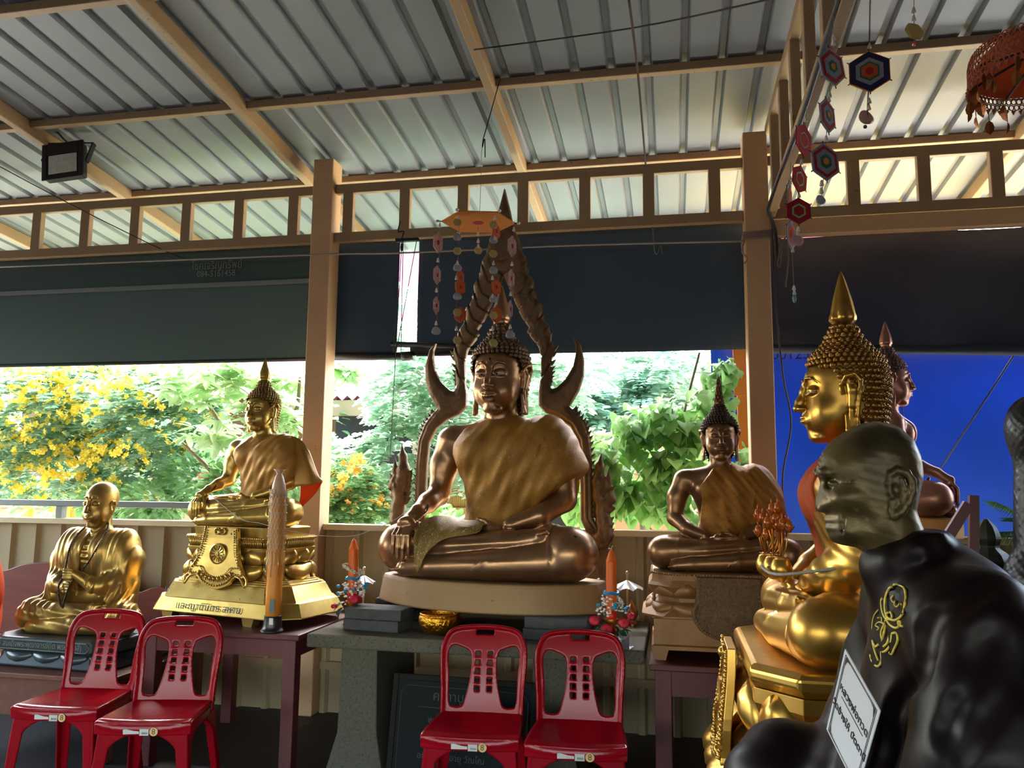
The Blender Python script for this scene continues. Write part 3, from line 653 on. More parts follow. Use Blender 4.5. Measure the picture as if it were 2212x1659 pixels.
def head_hair(step=.082, jitter=.25, sz=1.0):
    """returns verts, faces of base and curls"""
    b = MB(); cv, cf = curl(step*.50*sz, step*.62*sz); rr = np.random.RandomState(3)
    # arc length steps along the side profile
    Z = np.linspace(HP[0][0], HP[-1][0], 400); P = np.array([(hp(z)[0], z) for z in Z]); ds = np.r_[0, np.cumsum(np.hypot(*np.diff(P, axis=0).T))]
    rows = int(ds[-1]/(step*.92)); k = 0
    for i in range(rows+1):
        z = float(np.interp(ds[-1]*i/rows, ds, Z)); rx, ry, yc = hp(z); per = math.pi*(rx+ry); n = max(4, int(per/step))
        e = .01; r2 = hp(min(z+e, 1.54))[0]; slope = (rx-r2)/e
        for j in range(n):
            a = 2*math.pi*(j+.5*(i % 2))/n; p = Vector((rx*math.cos(a), yc+ry*math.sin(a), z))
            if z < 1.02 and z < hairline(p.y): continue
            if z < .70 and abs(p.y-.10) < .11: continue       # room for the ears
            nrm = Vector((math.cos(a)/rx, math.sin(a)/ry, slope/max(rx, .1))).normalized()
            Mq = nrm.to_track_quat('Z', 'Y').to_matrix() @ Matrix.Rotation(rr.uniform(0, 6), 3, 'Z'); s = 1+rr.uniform(-.12, .12)
            b.add([Mq @ Vector(q)*s+p-nrm*step*.12 for q in cv], cf)
    # base under the curls
    n = 48; rings = []; zs = np.linspace(HP[0][0], 1.56, 60); base = len(b.v)
    v = []
    for z in zs:
        rx, ry, yc = hp(min(z, 1.54))
        for j in range(n): a = 2*math.pi*j/n; v.append((rx*.985*math.cos(a), yc+ry*.985*math.sin(a), z))
    f = []
    for i in range(len(zs)-1):
        for j in range(n):
            q = v[i*n+j]
            if zs[i] < 1.03 and (zs[i] < hairline(q[1])+.02): continue
            f.append((i*n+j, i*n+(j+1) % n, (i+1)*n+(j+1) % n, (i+1)*n+j))
    b.add(v, f); return b
def add_head(g, ears=True, smile=1.0):
    """the face, in units of the height from chin to hairline; front is -y"""
    g.ell((0, .12, .82), (.455, .50, .44))
    g.ell((0, .0, .50), (.42, .415, .45), .12); g.ell((0, -.08, .84), (.34, .345, .20), .08); g.ell((0, -.26, .30), (.19, .205, .20), .10)
    g.ell((0, -.10, .27), (.34, .30, .28), .10)
    for s in (-1, 1): g.ell((s*.21, -.19, .36), (.17, .17, .21), .10)
    g.ell((0, -.335, .095), (.085, .065, .060), .05); g.ell((0, -.26, .02), (.17, .12, .07), .08)
    # eye hollows, brows
    for s in (-1, 1):
        g.ell((s*.175, -.475, .655), (.13, .075, .065), .05, 'sub')
        g.chain([(s*.035, -.435, .67), (s*.06, -.44, .76), (s*.14, -.43, .825), (s*.235, -.385, .815), (s*.315, -.31, .735)], [.012, .014, .014, .012, .008], .030)
        g.ell((s*.17, -.345, .645), (.125, .085, .068), .02)                # lid
        g.chain([(s*.055, -.405, .600), (s*.11, -.437, .588), (s*.18, -.432, .592), (s*.25, -.395, .612), (s*.295, -.35, .628)], [.010, .012, .012, .010, .006], .012)   # lower lid
        g.chain([(s*.070, -.425, .617), (s*.12, -.450, .612), (s*.18, -.445, .614), (s*.245, -.405, .628)], [.006, .010, .010, .005], .004, 'sub')     # opening
        g.chain([(s*.075, -.43, .69), (s*.12, -.44, .712), (s*.20, -.425, .712), (s*.28, -.365, .665)], [.004, .006, .006, .003], .012, 'sub')      # crease above the lid
    # nose
    g.chain([(0, -.41, .78), (0, -.445, .66), (0, -.50, .52), (0, -.535, .43)], [.040, .040, .046, .056], .055)
    for s in (-1, 1):
        g.ell((s*.066, -.485, .415), (.042, .055, .038), .025); g.ell((s*.036, -.515, .378), (.018, .028, .014), .008, 'sub')
    # lips
    g.ell((0, -.40, .27), (.16, .07, .09), .05)
    k = .012
    g.chain([(-.150, -.405, .318*smile), (-.085, -.452, .292), (-.028, -.478, .300), (0, -.478, .290), (.028, -.478, .300), (.085, -.452, .292), (.150, -.405, .318*smile)], [.010, .019, .022, .018, .022, .019, .010], k)
    g.chain([(-.105, -.425, .258), (-.05, -.462, .245), (0, -.472, .242), (.05, -.462, .245), (.105, -.425, .258)], [.014, .026, .028, .026, .014], k)
    g.chain([(-.160, -.41, .305), (-.08, -.470, .275), (0, -.500, .270), (.08, -.470, .275), (.160, -.41, .305)], [.005, .008, .008, .008, .005], .006, 'sub')
    g.chain([(-.06, -.455, .195), (0, -.46, .185), (.06, -.455, .195)], .02, .04, 'sub')
    if ears:
        for s in (-1, 1):
            L = [(.425, -.02, .60), (.47, -.045, .70), (.525, .01, .80), (.565, .10, .82), (.56, .17, .74), (.515, .18, .58), (.48, .15, .42), (.475, .13, .25), (.485, .13, .08), (.485, .10, -.02), (.475, .04, -.02), (.46, .015, .10), (.435, .01, .30)]
            g.chain([(s*x, y, z) for x, y, z in L], [.026, .028, .03, .03, .03, .028, .028, .030, .034, .036, .034, .030, .024], .015)
            g.chain([(s*.465, .05, .74), (s*.48, .09, .62), (s*.455, .08, .42)], [.055, .065, .055], .03)
            g.chain([(s*.45, .07, .36), (s*.46, .07, .10), (s*.465, .07, .0)], [.035, .045, .05], .02)
            g.chain([(s*.515, .05, .74), (s*.525, .115, .68), (s*.50, .11, .50), (s*.48, .06, .44)], [.012, .014, .014, .010], .015)
    # neck with two rings
    g.cap((0, .12, .25), (0, .15, -.32), .27, .29, .06)
    for z in (-.10, -.20):
        g.put(lambda x, y, z_, z0=z: np.abs(np.hypot(np.hypot(x, y-.14)-.292, (z_-z0-.15*(y-.14))*1.0))-.006, (-.36, -.3, z-.12), (.36, .5, z+.12), .012, 'sub')
def head_mesh():
    g = G((-.64, -.66, -.42), (.64, .72, 1.30), .0115); add_head(g); return g.mesh('head')
HEAD = head_mesh(); HAIRB = head_hair(); HAIR = mesh('hair', HAIRB.v, HAIRB.f, True)
def lathe_spire(kind):
    b = MB()
    if kind == 'plain':
        prof = [(.13, 0), (.15, .03), (.13, .06), (.135, .10), (.165, .16), (.15, .30), (.11, .45), (.06, .62), (.02, .74), (.001, .78)]
        b.lathe([(r*1.0, z) for r, z in smooth_prof(prof)], 28, mod=lambda a, i: 1+.05*math.cos(7*a)*(1 if i < 30 else .4))
    elif kind == 'flame':
        prof = [(.10, -.02), (.09, .03), (.12, .06), (.165, .11), (.16, .2), (.13, .36), (.085, .54), (.04, .70), (.001, .80)]
        b.lathe(smooth_prof(prof), 36, mod=lambda a, i: 1+.20*(abs(math.cos(3.5*a+i*.04))-.6)*(1.3 if i < 20 else .5))
    elif kind == 'layered':
        b.lathe(smooth_prof([(.09, 0), (.11, .05), (.09, .2), (.06, .45), (.03, .7), (.001, .95)]), 20)
        for i, z in enumerate((.02, .10, .19, .30, .42, .55, .68)):
            n = 7; r0 = .125-.014*i
            for k in range(n):
                a = 2*math.pi*(k+.5*(i % 2))/n
                b.tube([(r0*math.cos(a)*.8, r0*math.sin(a)*.8, z), (r0*math.cos(a)*1.12, r0*math.sin(a)*1.12, z+.06), (r0*math.cos(a)*.85, r0*math.sin(a)*.85, z+.17)], [.03, .028, .001], 5)
    return mesh('spire', b.v, b.f, True)
def smooth_prof(p, k=5): return [(max(a[0], .0005), a[1]) for a in smoothpts(p, k)]
SPIRE = {k: lathe_spire(k) for k in ('plain', 'flame', 'layered')}
def put_head(root, U, pos, m, mh, spire='plain', eyes=True, rot=(0, 0, 0), urna=False, lips=None, ms=None):
    """the head, its curls, finial and eyes are parts of the statue"""
    Mx = Matrix.Translation(pos) @ Euler([R(a) for a in rot]).to_matrix().to_4x4() @ Matrix.Diagonal((U, U, U, 1))
    def part(me, nm, mm):
        me2 = me.copy(); o = link(nm, me2, mm, root); o.matrix_local = Mx; return o
    h = part(HEAD, 'head', m); part(HAIR, 'hair_curls', mh)
    o = part(SPIRE[spire], 'finial', ms or m); o.matrix_local = Mx @ Matrix.Translation((0, .10, 1.53))
    if eyes:
        for s in (-1, 1):
            e = MB().ball((s*.172, -.352, .617), (.116, .0865, .022), 20).build('eye', M_WHITE, None, smooth=True); e.parent = h
            q = MB().ball((s*.145, -.4275, .6165), (.026, .013, .013), 12).build('pupil', M_PUPIL, None, smooth=True); q.parent = h
    if urna: u = MB().ball((0, -.415, .86), (.03, .02, .055), 8).build('forehead_mark', mat('dark_mark', (50, 34, 28), .5), None, smooth=True); u.parent = h
    return h
def tubey(x, y, z, a, b, ra, rb): pass
def hand_earth(g, s=1):
    """right hand (viewer's left) laid over the shin, fingers pointing down"""
    DX = .085; Dz = np.array((0, 0, .022))
    w = np.array((-.475+DX, -.215, .335))+Dz
    g.cap(w, (-.495+DX, -.275, .307), .038, .040, .02); g.ell((-.500+DX, -.300, .284), (.054, .028, .050), .02, rot=(25, 0, 12))
    for i, (dx, ln) in enumerate(((-.052, .105), (-.020, .125), (.012, .130), (.042, .112))):
        p0 = np.array((-.498+DX+dx*.85, -.322+.006*abs(i-1.5), .265)); p1 = p0+np.array((dx*.12-.004, -.026, -.035)); p2 = p1+np.array((dx*.05, -.002, -ln*.55)); p3 = p2+np.array((0, .004, -ln*.48))
        g.chain([p0, p1, p2, p3], [.0150, .0142, .0125, .0095], .005)
    g.chain([(-.445+DX, -.262, .285), (-.425+DX, -.305, .262), (-.412+DX, -.332, .225), (-.408+DX, -.345, .185)], [.018, .016, .014, .010], .008)
def hand_lap(g, s, z=.275, y=-.20, x0=0.0):
    """palm up in the lap; s=+1 comes from the viewer's right"""
    g.ell((s*(x0+.055), y, z), (.075, .045, .024), .02)
    for i in range(4):
        yy = y-.034+.022*i; g.chain([(s*(x0+.01), yy, z+.002), (s*(x0-.045), yy-.002, z+.006), (s*(x0-.10), yy, z+.012-(.003*i))], [.014, .013, .009], .005)
    g.chain([(s*(x0+.07), y-.02, z+.02), (s*(x0+.03), y-.025, z+.042), (s*(x0-.01), y-.02, z+.05)], [.016, .013, .010], .008)
def body_field(g, right='earth', left='lap', arms=True, narrow=1.0, legs=True):
    if legs:
        for s in (-1, 1):
            g.cap((s*.16, .10, .165), (s*.515, -.165, .150), .165, .130, .04)
        g.ell((0, -.08, .13), (.36, .22, .13), .06)
        for s in (-1, 1): g.ell((s*.505, -.095, .142), (.135, .185, .138), .05)
    g.ell((0, .11, .20), (.25, .18, .20), .06); g.ell((0, .085, .43), (.195, .14, .26), .08)
    g.ell((0, .065, .67), (.255, .160, .21), .09)
    for s in (-1, 1): g.ell((s*.11, -.035, .70), (.125, .085, .10), .05)
    g.cap((-.27, .085, .770), (.27, .085, .770), .092, .092, .07)
    for s in (-1, 1): g.cap((s*.22, .10, .80), (0, .10, .855), .060, .07, .06)
    g.cap((0, .09, .82), (0, .085, 1.02), .100, .094, .04)
def shins(g):
    # lower leg (viewer's right knee), lying in front below; upper leg (viewer's left knee) crossing above
    g.chain([(.515, -.175, .115), (.10, -.270, .085), (-.28, -.300, .062), (-.42, -.295, .048)], [.110, .085, .060, .047], .012)
    g.chain([(-.515, -.175, .160), (-.15, -.235, .175), (.15, -.225, .200), (.30, -.200, .215)], [.122, .090, .070, .055], .012)
    g.chain([(.27, -.205, .225), (.36, -.20, .238)], [.050, .038], .02)
    for i in range(5): g.cap((.355+.004*i, -.235+.019*i, .252), (.395-.004*i, -.238+.019*i, .262-.003*i), .0115, .009, .004)
    for i in range(5): g.cap((-.44, -.335+.018*i, .045), (-.472, -.338+.018*i, .038), .010, .008, .004)
def arm_right_earth(g):
    g.chain([(-.325, .085, .775), (-.368, .075, .62), (-.378, .035, .455)], [.090, .080, .066], .045)
    g.chain([(-.378, .035, .455), (-.390, -.085, .405), (-.390, -.205, .362)], [.066, .058, .040], .02); hand_earth(g)
def arm_left_lap(g, s=1, hx=0.0):
    g.chain([(s*.325, .085, .775), (s*.385, .08, .62), (s*.405, .055, .435)], [.090, .082, .070], .045)
    g.chain([(s*.405, .055, .435), (s*.30, -.075, .345), (s*.165, -.165, .295)], [.070, .060, .042], .02); hand_lap(g, s, x0=hx)
SEAT = dict(lo=(-.68, -.46, -.02), hi=(.68, .34, 1.06))
def seated_body(mode='earth', h=.0075):
    g = G(SEAT['lo'], SEAT['hi'], h); body_field(g); shins(g)
    if mode == 'earth': arm_right_earth(g); arm_left_lap(g, 1)
    elif mode == 'lap': arm_left_lap(g, -1, .0); arm_left_lap(g, 1, .02)
    elif mode == 'bowl':
        for s in (-1, 1):
            g.chain([(s*.325, .085, .775), (s*.375, .06, .62), (s*.385, -.02, .45)], [.090, .082, .070], .045)
            g.chain([(s*.385, -.02, .45), (s*.27, -.17, .40), (s*.13, -.27, .37)], [.070, .060, .042], .02); hand_lap(g, s, z=.36, y=-.29)
    X_ = g.X(); g.a = np.maximum(g.a, -X_[2]-.001).astype(np.float32)
    # hems across knees and shin, a fold line
    for x, w in ((-.40, 1), (.43, 1)): g.put(lambda X, Y, Z, x=x: np.abs(np.abs(X-x-.18*(Z-.15))-.004)-.0035, (x-.03, -.45, 0), (x+.05, .1, .30), 0, 'sub') if False else None
    return g
def groove(g, pts, r, k=.006): return g.chain(pts, r, k, 'sub')
BODYG = {}
def body_mesh(mode):
    if mode not in BODYG: BODYG[mode] = seated_body(mode)
    return BODYG[mode]
def robe_mesh(poly, arm=1, mode='cape', off=.014, h=.0075, fold=(.9, -.55, 62, .0045), xmirror=1, armlen=.45, under=None, extra=None):
    g = G((-.50, -.28, .12), (.56, .36, 1.0), h)
    g.ell((0, .11, .20), (.25, .18, .20), .06); g.ell((0, .085, .43), (.195, .14, .26), .08); g.ell((0, .065, .67), (.255, .160, .21), .09)
    for s in (-1, 1): g.ell((s*.11, -.035, .70), (.125, .085, .10), .05)
    g.cap((-.27, .085, .770), (.27, .085, .770), .092, .092, .07)
    for s in (-1, 1): g.cap((s*.22, .10, .80), (0, .10, .855), .060, .07, .06)
    if arm:
        g.chain([(.325, .085, .775), (.385, .08, .62), (.405, .055, .44)], [.092, .086, .078], .16)
        g.ell((.24, .0, .60), (.2, .10, .22), .10)
    if extra: extra(g)
    x, y, z = g.X(); u = x*fold[0]+z*fold[1]
    w = np.sin(u*fold[2]+3*np.sin(z*6)+1.5*np.sin(x*9)); amp = fold[3]*(0.4+.6*np.clip((x+.25)/.5, 0, 1))
    g.a = (g.a-off-amp*(w+.5*np.sin(u*fold[2]*2.3+z*11))).astype(np.float32)
    d2 = sd_poly(x[:, 0, :]+0*z[:, 0, :], z[:, 0, :]+0*x[:, 0, :], poly)[:, None, :]
    if callable(under): d2 = under(d2, x, y, z)
    g.a = smax(g.a, d2+0*g.a, .010).astype(np.float32)
    return g
def toL(root, px, py, Y):
    bpy.context.view_layer.update() if False else None
    Mi = (Matrix.Translation(root.location) @ Matrix.Rotation(root.rotation_euler.z, 4, 'Z') @ Matrix.Diagonal((root.scale.x,)*3+(1,))).inverted()
    return Mi @ Vector(W(px, py, Y))
# hems carved into the legs
def hems(g):
    def ring(c, n, r0, w=.0045):
        c = np.array(c); n = np.array(n)/np.linalg.norm(n)
        g.put(lambda x, y, z: np.maximum(np.abs((x-c[0])*n[0]+(y-c[1])*n[1]+(z-c[2])*n[2])-.0035, np.abs(np.sqrt((x-c[0])**2+(y-c[1])**2+(z-c[2])**2)-.13)-.2), c-.2, c+.2, 0, 'sub') if False else None
    a = g.a.copy(); x, y, z = g.X()
    def band(d, amp, wid): return amp*np.exp(-(d/wid)**2)
    leg = (z < .30) & (y < .0)
    d1 = x-.43+.25*(z-.15); d2 = x+.40-.15*(z-.15); d3 = x-.06-.9*(z-.10); d4 = x-.085-.9*(z-.10)
    g.a = (a+leg*(-band(d1, .005, .008)-band(d2, .004, .008)-(z < .17)*(band(d3, .004, .006)+band(d4, .004, .006)))).astype(np.float32)
    # folds of the skirt between the shins
    g.a = (g.a-leg*(z > .10)*(np.abs(x) < .36)*.0035*np.sin((z*1.0-.10*x+.2*y)*110)*np.clip(1-np.abs(x)/.36, 0, 1)).astype(np.float32)
# ================================================================== largest statue with arch
s3p = W(1083, 1240, 4.62)
S3 = thing('buddha_statue', 'large brown bronze seated Buddha in gold brocade robe, the biggest statue, centre', 'statue', (s3p[0]-.045, 4.62, .995), R(-10))
g = body_mesh('earth'); hems(g); BME = g.mesh('body')
link('body', BME.copy(), M_BRZ, S3)
U3 = .338
put_head(S3, U3, (0, .035, .942), M_BRZ, M_BRZH, 'plain', True, urna=True)
def lp(px, py, Y=4.62):
    v = toL(S3, px, py, Y); return (v.x, v.z)
poly = [lp(*p) for p in ((1040, 893), (1000, 925), (984, 955), (975, 990), (960, 1040), (950, 1150), (1110, 1150), (1160, 1105), (1210, 1060), (1262, 1020), (1300, 990), (1300, 860), (1100, 860), (1062, 872))]
g = robe_mesh(poly, fold=(.9, -.55, 40, .0045)); g.part('robe', M_ROBE, S3)
# the under-robe carved on the chest edge, sash on the lap, bracelet
m = MB() if True else 0; 0 and m.tube(smoothpts([(-.115, -.005, .90), (-.17, -.08, .845), (-.225, -.115, .76), (-.262, -.08, .66)], 6), .008, 6); pass
def drape(root, rows, m, name, thick=.004, k=5, wav=.004):
    """a cloth through rows of points"""
    rows = [smoothpts(r, k) for r in rows]; cols = list(zip(*rows)); cols = [smoothpts(c, k) for c in cols]; nu = len(cols); nv = len(cols[0]); v = []
    for i, c in enumerate(cols):
        for j, p in enumerate(c): v.append((p[0], p[1]+wav*math.sin(i*1.3+j*.4), p[2]+wav*math.sin(i*.9-j*.7)))
    f = [(i*nv+j, (i+1)*nv+j, (i+1)*nv+j+1, i*nv+j+1) for i in range(nu-1) for j in range(nv-1)]
    o = MB().add(v, f).build(name, m, root, smooth=True); s = o.modifiers.new('thickness', 'SOLIDIFY'); s.thickness = thick; s.offset = 0; return o
M_NET = brocade('gold_gauze', (150, 122, 62), (214, 184, 110), 120)
drape(S3, [[(-.35, -.13, .315), (-.27, -.12, .335), (-.18, -.12, .32), (-.06, -.13, .31), (.06, -.19, .305)],
           [(-.345, -.22, .318), (-.27, -.24, .305), (-.18, -.26, .295), (-.07, -.275, .29), (.05, -.265, .29)],
           [(-.33, -.355, .225), (-.275, -.355, .21), (-.20, -.345, .235), (-.09, -.325, .26), (.04, -.295, .268)],
           [(-.305, -.385, .08), (-.28, -.39, .04), (-.235, -.375, .15), (-.12, -.345, .225), (.03, -.31, .25)]], M_NET, 'lap_cloth')
drape(S3, [[(.30, .17, .66), (.36, .16, .67), (.41, .15, .67)], [(.31, .19, .50), (.39, .18, .50), (.47, .14, .53)], [(.33, .19, .40), (.38, .18, .38), (.425, .15, .37)]], mat('yellow_silk', (236, 176, 40), .6, trans=.3), 'cape_lining')
br = MB().tube([(-.385-.046*math.cos(a), -.185+.035*math.sin(a), .372+.040*math.sin(a)) for a in np.linspace(0, 2*math.pi, 20)], .004, 6)
br.build('bracelet', mat('black_string', (30, 28, 28), .6), S3, smooth=True)
# its slab: curved front, flat ends
def lens_slab(root, hx, hy, z0, z1, taper, m, name, yoff=0.0, n=40):
    b = MB(); v = []
    def outline(k):
        out = []
        for i in range(n+1):
            t = -1+2*i/n; out.append((t*hx*k, yoff-(hy*(1-abs(t)**2.4)+.10)*k))
        for i in range(n+1):
            t = 1-2*i/n; out.append((t*hx*k, yoff+(hy*.7*(1-abs(t)**2.4)+.10)*k))
        return out
    zs = [(z0, 1), (z0+.01, 1.0), (z1-.02, taper), (z1, taper-.012), (z1, .2)]
    N = len(outline(1)); f = []
    for z, k in zs: v += [(x, y, z) for x, y in outline(k)]
    for j in range(len(zs)-1):
        for i in range(N): f.append((j*N+i, j*N+(i+1) % N, (j+1)*N+(i+1) % N, (j+1)*N+i))
    f.append(tuple(range(N))[::-1]); f.append(tuple((len(zs)-1)*N+i for i in range(N)))
    o = b.add(v, f).build(name, m, root, bevel=.008); return o
M_SLAB = mat('ochre_base', (156, 122, 80), .55, metal=.15, noise=.5, nscale=2, col2=(132, 96, 58), spots=((60, 40, 26), 14, .74), bump=.1)
lens_slab(S3, .675, .27, -.158, -.005, .965, M_SLAB, 'base_slab', yoff=-.03)
# ------------------------------------------------------------------ the arch behind
ap_ = W(1086, 800, 4.90)
A3 = thing('statue_arch', 'carved bronze flame arch rising behind the largest statue', 'arch', (ap_[0], 4.90, .995), R(-6))
def al(px, py):
    v = toL(A3, px, py, 4.90); return (v.x, v.z)
ax = al(1086, 800)[0]
def half(pts): return [al(*p) for p in pts]
outer = [(1092, 408), (1078, 455), (1068, 500), (1057, 520), (1052, 545), (1040, 565), (1036, 595), (1022, 615), (1020, 645), (1004, 665), (1002, 695), (988, 712), (984, 735), (976, 760), (982, 800), (984, 830), (978, 845),
         (968, 842), (950, 826), (935, 800), (930, 775), (931, 755), (937, 738), (922, 755), (913, 790), (913, 820), (922, 850), (940, 882), (930, 892), (912, 915), (898, 950), (892, 1000), (890, 1060), (888, 1110), (872, 1135), (850, 1128),
         (852, 1142), (875, 1152), (900, 1140), (912, 1115), (914, 1060), (917, 1000), (922, 955), (938, 925), (965, 905), (990, 895), (1005, 878), (1006, 850), (1002, 820), (1002, 780), (1008, 755), (1022, 738), (1034, 722), (1030, 712), (1046, 690), (1062, 655), (1078, 620), (1085, 597)]
L_ = [(x-ax, z) for x, z in half(outer)]
def arch():
    g = G((-.66, -.06, -.15), (.66, .06, 2.5), .006); x, y, z = g.X(); X2 = x[:, 0, :]+0*z[:, 0, :]; Z2 = z[:, 0, :]+0*x[:, 0, :]
    Lc = L_[:-1]+[(0.0, L_[-1][1]), (.2, L_[-1][1]), (.2, L_[0][1])]; Lc[0] = (0.0, L_[0][1])
    d = sd_poly(-np.abs(X2), Z2, Lc)
    th = .016+.022*np.clip(-d/.035, 0, 1)**.6
    # flame leaves on the upper sides: curved ridges
    rid = np.zeros_like(d); xa = np.abs(X2)
    up = np.clip((Z2-1.10)/.1, 0, 1)*np.clip((1.98-Z2)/.1, 0, 1); ph = (Z2*1.0-1.5*xa+.6*np.maximum(0, -d))*48
    saw = (ph/(2*math.pi)) % 1; rid = up*(.010*(saw-.6)-.020*np.exp(-((saw-.10)/.06)**2)*np.clip(1.35+d/.030, 0, 1))
    low = np.clip((1.0-Z2)/.1, 0, 1); rid2 = low*(-.008*np.exp(-((d+.022)/.006)**2))
    msk = np.clip((.355-xa)/.02, 0, 1); rid = rid*msk
    g.a = smax(d[:, None, :]+0*g.a, np.abs(y)-(th+rid+rid2)[:, None, :], .006).astype(np.float32)
    # teeth along the outside of the lower columns and the stem between
    def at(px, py): v = al(px, py); return (v[0]-ax, v[1])
    teeth = []
    path = [at(*p) for p in ((932, 892), (912, 915), (899, 950), (893, 1000), (891, 1060), (889, 1105))]
    P = smoothpts(path, 12)
    for i in range(0, len(P)-1, 3):
        p = P[i]; t = P[i+1]-P[i]; t /= np.linalg.norm(t); nrm = np.array([t[1], -t[0]]); nrm *= -1 if nrm[0] > 0 else 1
        teeth.append((p, p+nrm*.028+np.array([0, .022]), .012))
    P = smoothpts([at(*p) for p in ((976, 762), (981, 800), (984, 828), (990, 850))], 8)
    for i in range(0, len(P)-1, 3): teeth.append((P[i], P[i]+np.array([-.034, .028]), .013))
    P = smoothpts([at(*p) for p in ((1052, 545), (1036, 595), (1020, 645), (1002, 695), (984, 735))], 8)
    for i in range(0, len(P), 4): teeth.append((P[i]+np.array([.03, -.03]), P[i]+np.array([-.014, .03]), .030))
    for a, b, r in teeth:
        for s in (-1, 1): g.cap((s*a[0], 0, a[1]), (s*b[0], 0, b[1]), r, .001, .008)
    # scroll at the foot of each horn
    for s in (-1, 1):
        c = at(975, 860); g.chain([(s*(c[0]+.03*math.cos(t)), -.01, c[1]+.03*math.sin(t)) for t in np.linspace(0, 5, 12)], .008, .006)
    return g
M_ARCH = bronze('weathered_arch_bronze', (120, 92, 62), (84, 62, 42), .5, metal=.6, nscale=14, bump=.4, bscale=50)
ga = arch(); ga.part('arch_body', M_ARCH, A3)
def cresty(parent_g, c, s): pass
def naga_field(g, s, o):
    """rearing serpent with a tall crest; s=-1 viewer's left"""
    def P(a, b, c=0.0): return (o[0]+s*a, c, o[1]+b)
    g.chain([P(-.06, .02), P(-.01, -.01), P(.015, .05), P(.012, .12), P(.0, .18), P(.005, .25)], [.042, .045, .046, .044, .040, .045], .02)
    g.chain([P(.0, .27), P(.035, .275), P(.065, .25)], [.05, .038, .022], .02)          # upper jaw
    g.chain([P(.0, .22), P(.045, .20), P(.07, .205)], [.034, .020, .012], .015)         # lower jaw
    g.chain([P(.03, .30), P(.062, .31), P(.075, .345)], [.018, .012, .003], .01)        # snout curl
    g.chain([P(-.015, .28), P(-.02, .36), P(-.012, .45), P(-.002, .53)], [.042, .040, .024, .002], .02)   # crest
    g.chain([P(.03, .30), P(.038, .36), P(.045, .45)], [.022, .020, .002], .015)
    for k in range(6): g.cap(P(-.045-.004*k, .16+.035*k), P(-.085, .20+.035*k), .014, .001, .008)
    for k in range(4): g.cap(P(.05, .03+.035*k), P(.072, .05+.035*k), .012, .004, .01)
    g.ell(P(.018, .262, -.045), (.014, .012, .014), .004)
    g.ell(P(.0, .03), (.055, .05, .03), .02)
for s, px, py, lab in ((-1, 852, 1140, 'left'), (1, 1305, 1172, 'right')):
    v = al(px, py)
    g = G((-.16, -.09, -.06), (.16, .09, .58), .005); naga_field(g, s*1.0, (0, 0)); o = g.part('serpent', M_ARCH, A3); o.location = (v[0], 0, v[1])
    MB().lathe(smooth_prof([(.052, -.03), (.058, -.045), (.04, -.07), (.045, -.10), (.03, -.16), (.022, -.20), (.03, -.21), (.03, -.30 if s > 0 else -.30), (.045, -.31)]), 16, c=(v[0], 0, v[1])).build('serpent_stand', M_ARCH, A3, smooth=True)
MB().bar((-.62, 0, -.10), (.62, 0, -.10), .05, .06).build('foot_bar', M_ARCH, A3, bevel=.004)
for s in (-1, 1): MB().box((s*.5-.03, -.03, -.28), (s*.5+.03, .03, -.08)).build('foot', M_ARCH, A3)
# ------------------------------------------------------------------ shared pedestal pieces
def cham(hw, hd, c): return [(-hw+c, -hd), (hw-c, -hd), (hw, -hd+c), (hw, hd-c), (hw-c, hd), (-hw+c, hd), (-hw, hd-c), (-hw, -hd+c)]
def stepped(prof, name, m, parent, bevel=.003):
    """prof: (half width, half depth, z, corner cut) from the bottom up"""
    b = MB(); v = []; f = []
    for hw, hd, z, c in prof: v += [(x, y, z) for x, y in cham(hw, hd, c)]
    n = 8
    for j in range(len(prof)-1): f += [(j*n+i, j*n+(i+1) % n, (j+1)*n+(i+1) % n, (j+1)*n+i) for i in range(n)]
    f.append(tuple(range(n))[::-1]); f.append(tuple((len(prof)-1)*n+i for i in range(n)))
    return b.add(v, f).build(name, m, parent, bevel=bevel)
def along(poly, step):
    """points and outward normals spaced along a closed outline"""
    out = []
    for i in range(len(poly)):
        a = np.array(poly[i]); b = np.array(poly[(i+1) % len(poly)]); L = np.linalg.norm(b-a); k = max(1, int(round(L/step)))
        t = (b-a)/L
        for j in range(k): out.append((a+t*L*(j+.5)/k, np.array([t[1], -t[0]]), L/k))
    return out
def petal(w, h, bulge, lip=1):
    """a fat lotus petal standing in the xz plane, outside is -y"""
    v = []; f = []; nu, nv = 10, 8
    for j in range(nv+1):
        t = j/nv; ww = w*.5*math.sin(math.pi*min(1, .35+t*.6))**.7*(1 if t < .8 else max(.05, 1-(t-.8)/.2*.75))
        for i in range(nu+1):
            u = -1+2*i/nu; v.append((ww*u, -bulge*(1-u*u)*math.sin(math.pi*(.15+.7*t))-lip*.25*bulge*t*t*(1 if t > .7 else .4)-(.12*bulge*(1 if abs(u) > .75 else 0)), h*t-(.10*h*(1-abs(abs(u)-.45))*0 if t < .9 else 0)+(.06*h*math.cos(u*math.pi*1.0)*-1*(t > .85))))
    for j in range(nv):
        for i in range(nu): a = j*(nu+1)+i; f.append((a, a+1, a+nu+2, a+nu+1))
    n = len(v); v += [(x*.9, y*.2+.01, z) for x, y, z in v]; f += [(q[3]+n, q[2]+n, q[1]+n, q[0]+n) for q in f]
    rim = [i for i in range(nu+1)]+[j*(nu+1)+nu for j in range(1, nv+1)]+[nv*(nu+1)+i for i in range(nu-1, -1, -1)]+[j*(nu+1) for j in range(nv-1, 0, -1)]
    for a, b in zip(rim, rim[1:]+rim[:1]): f.append((a, a+n, b+n, b))
    return v, f
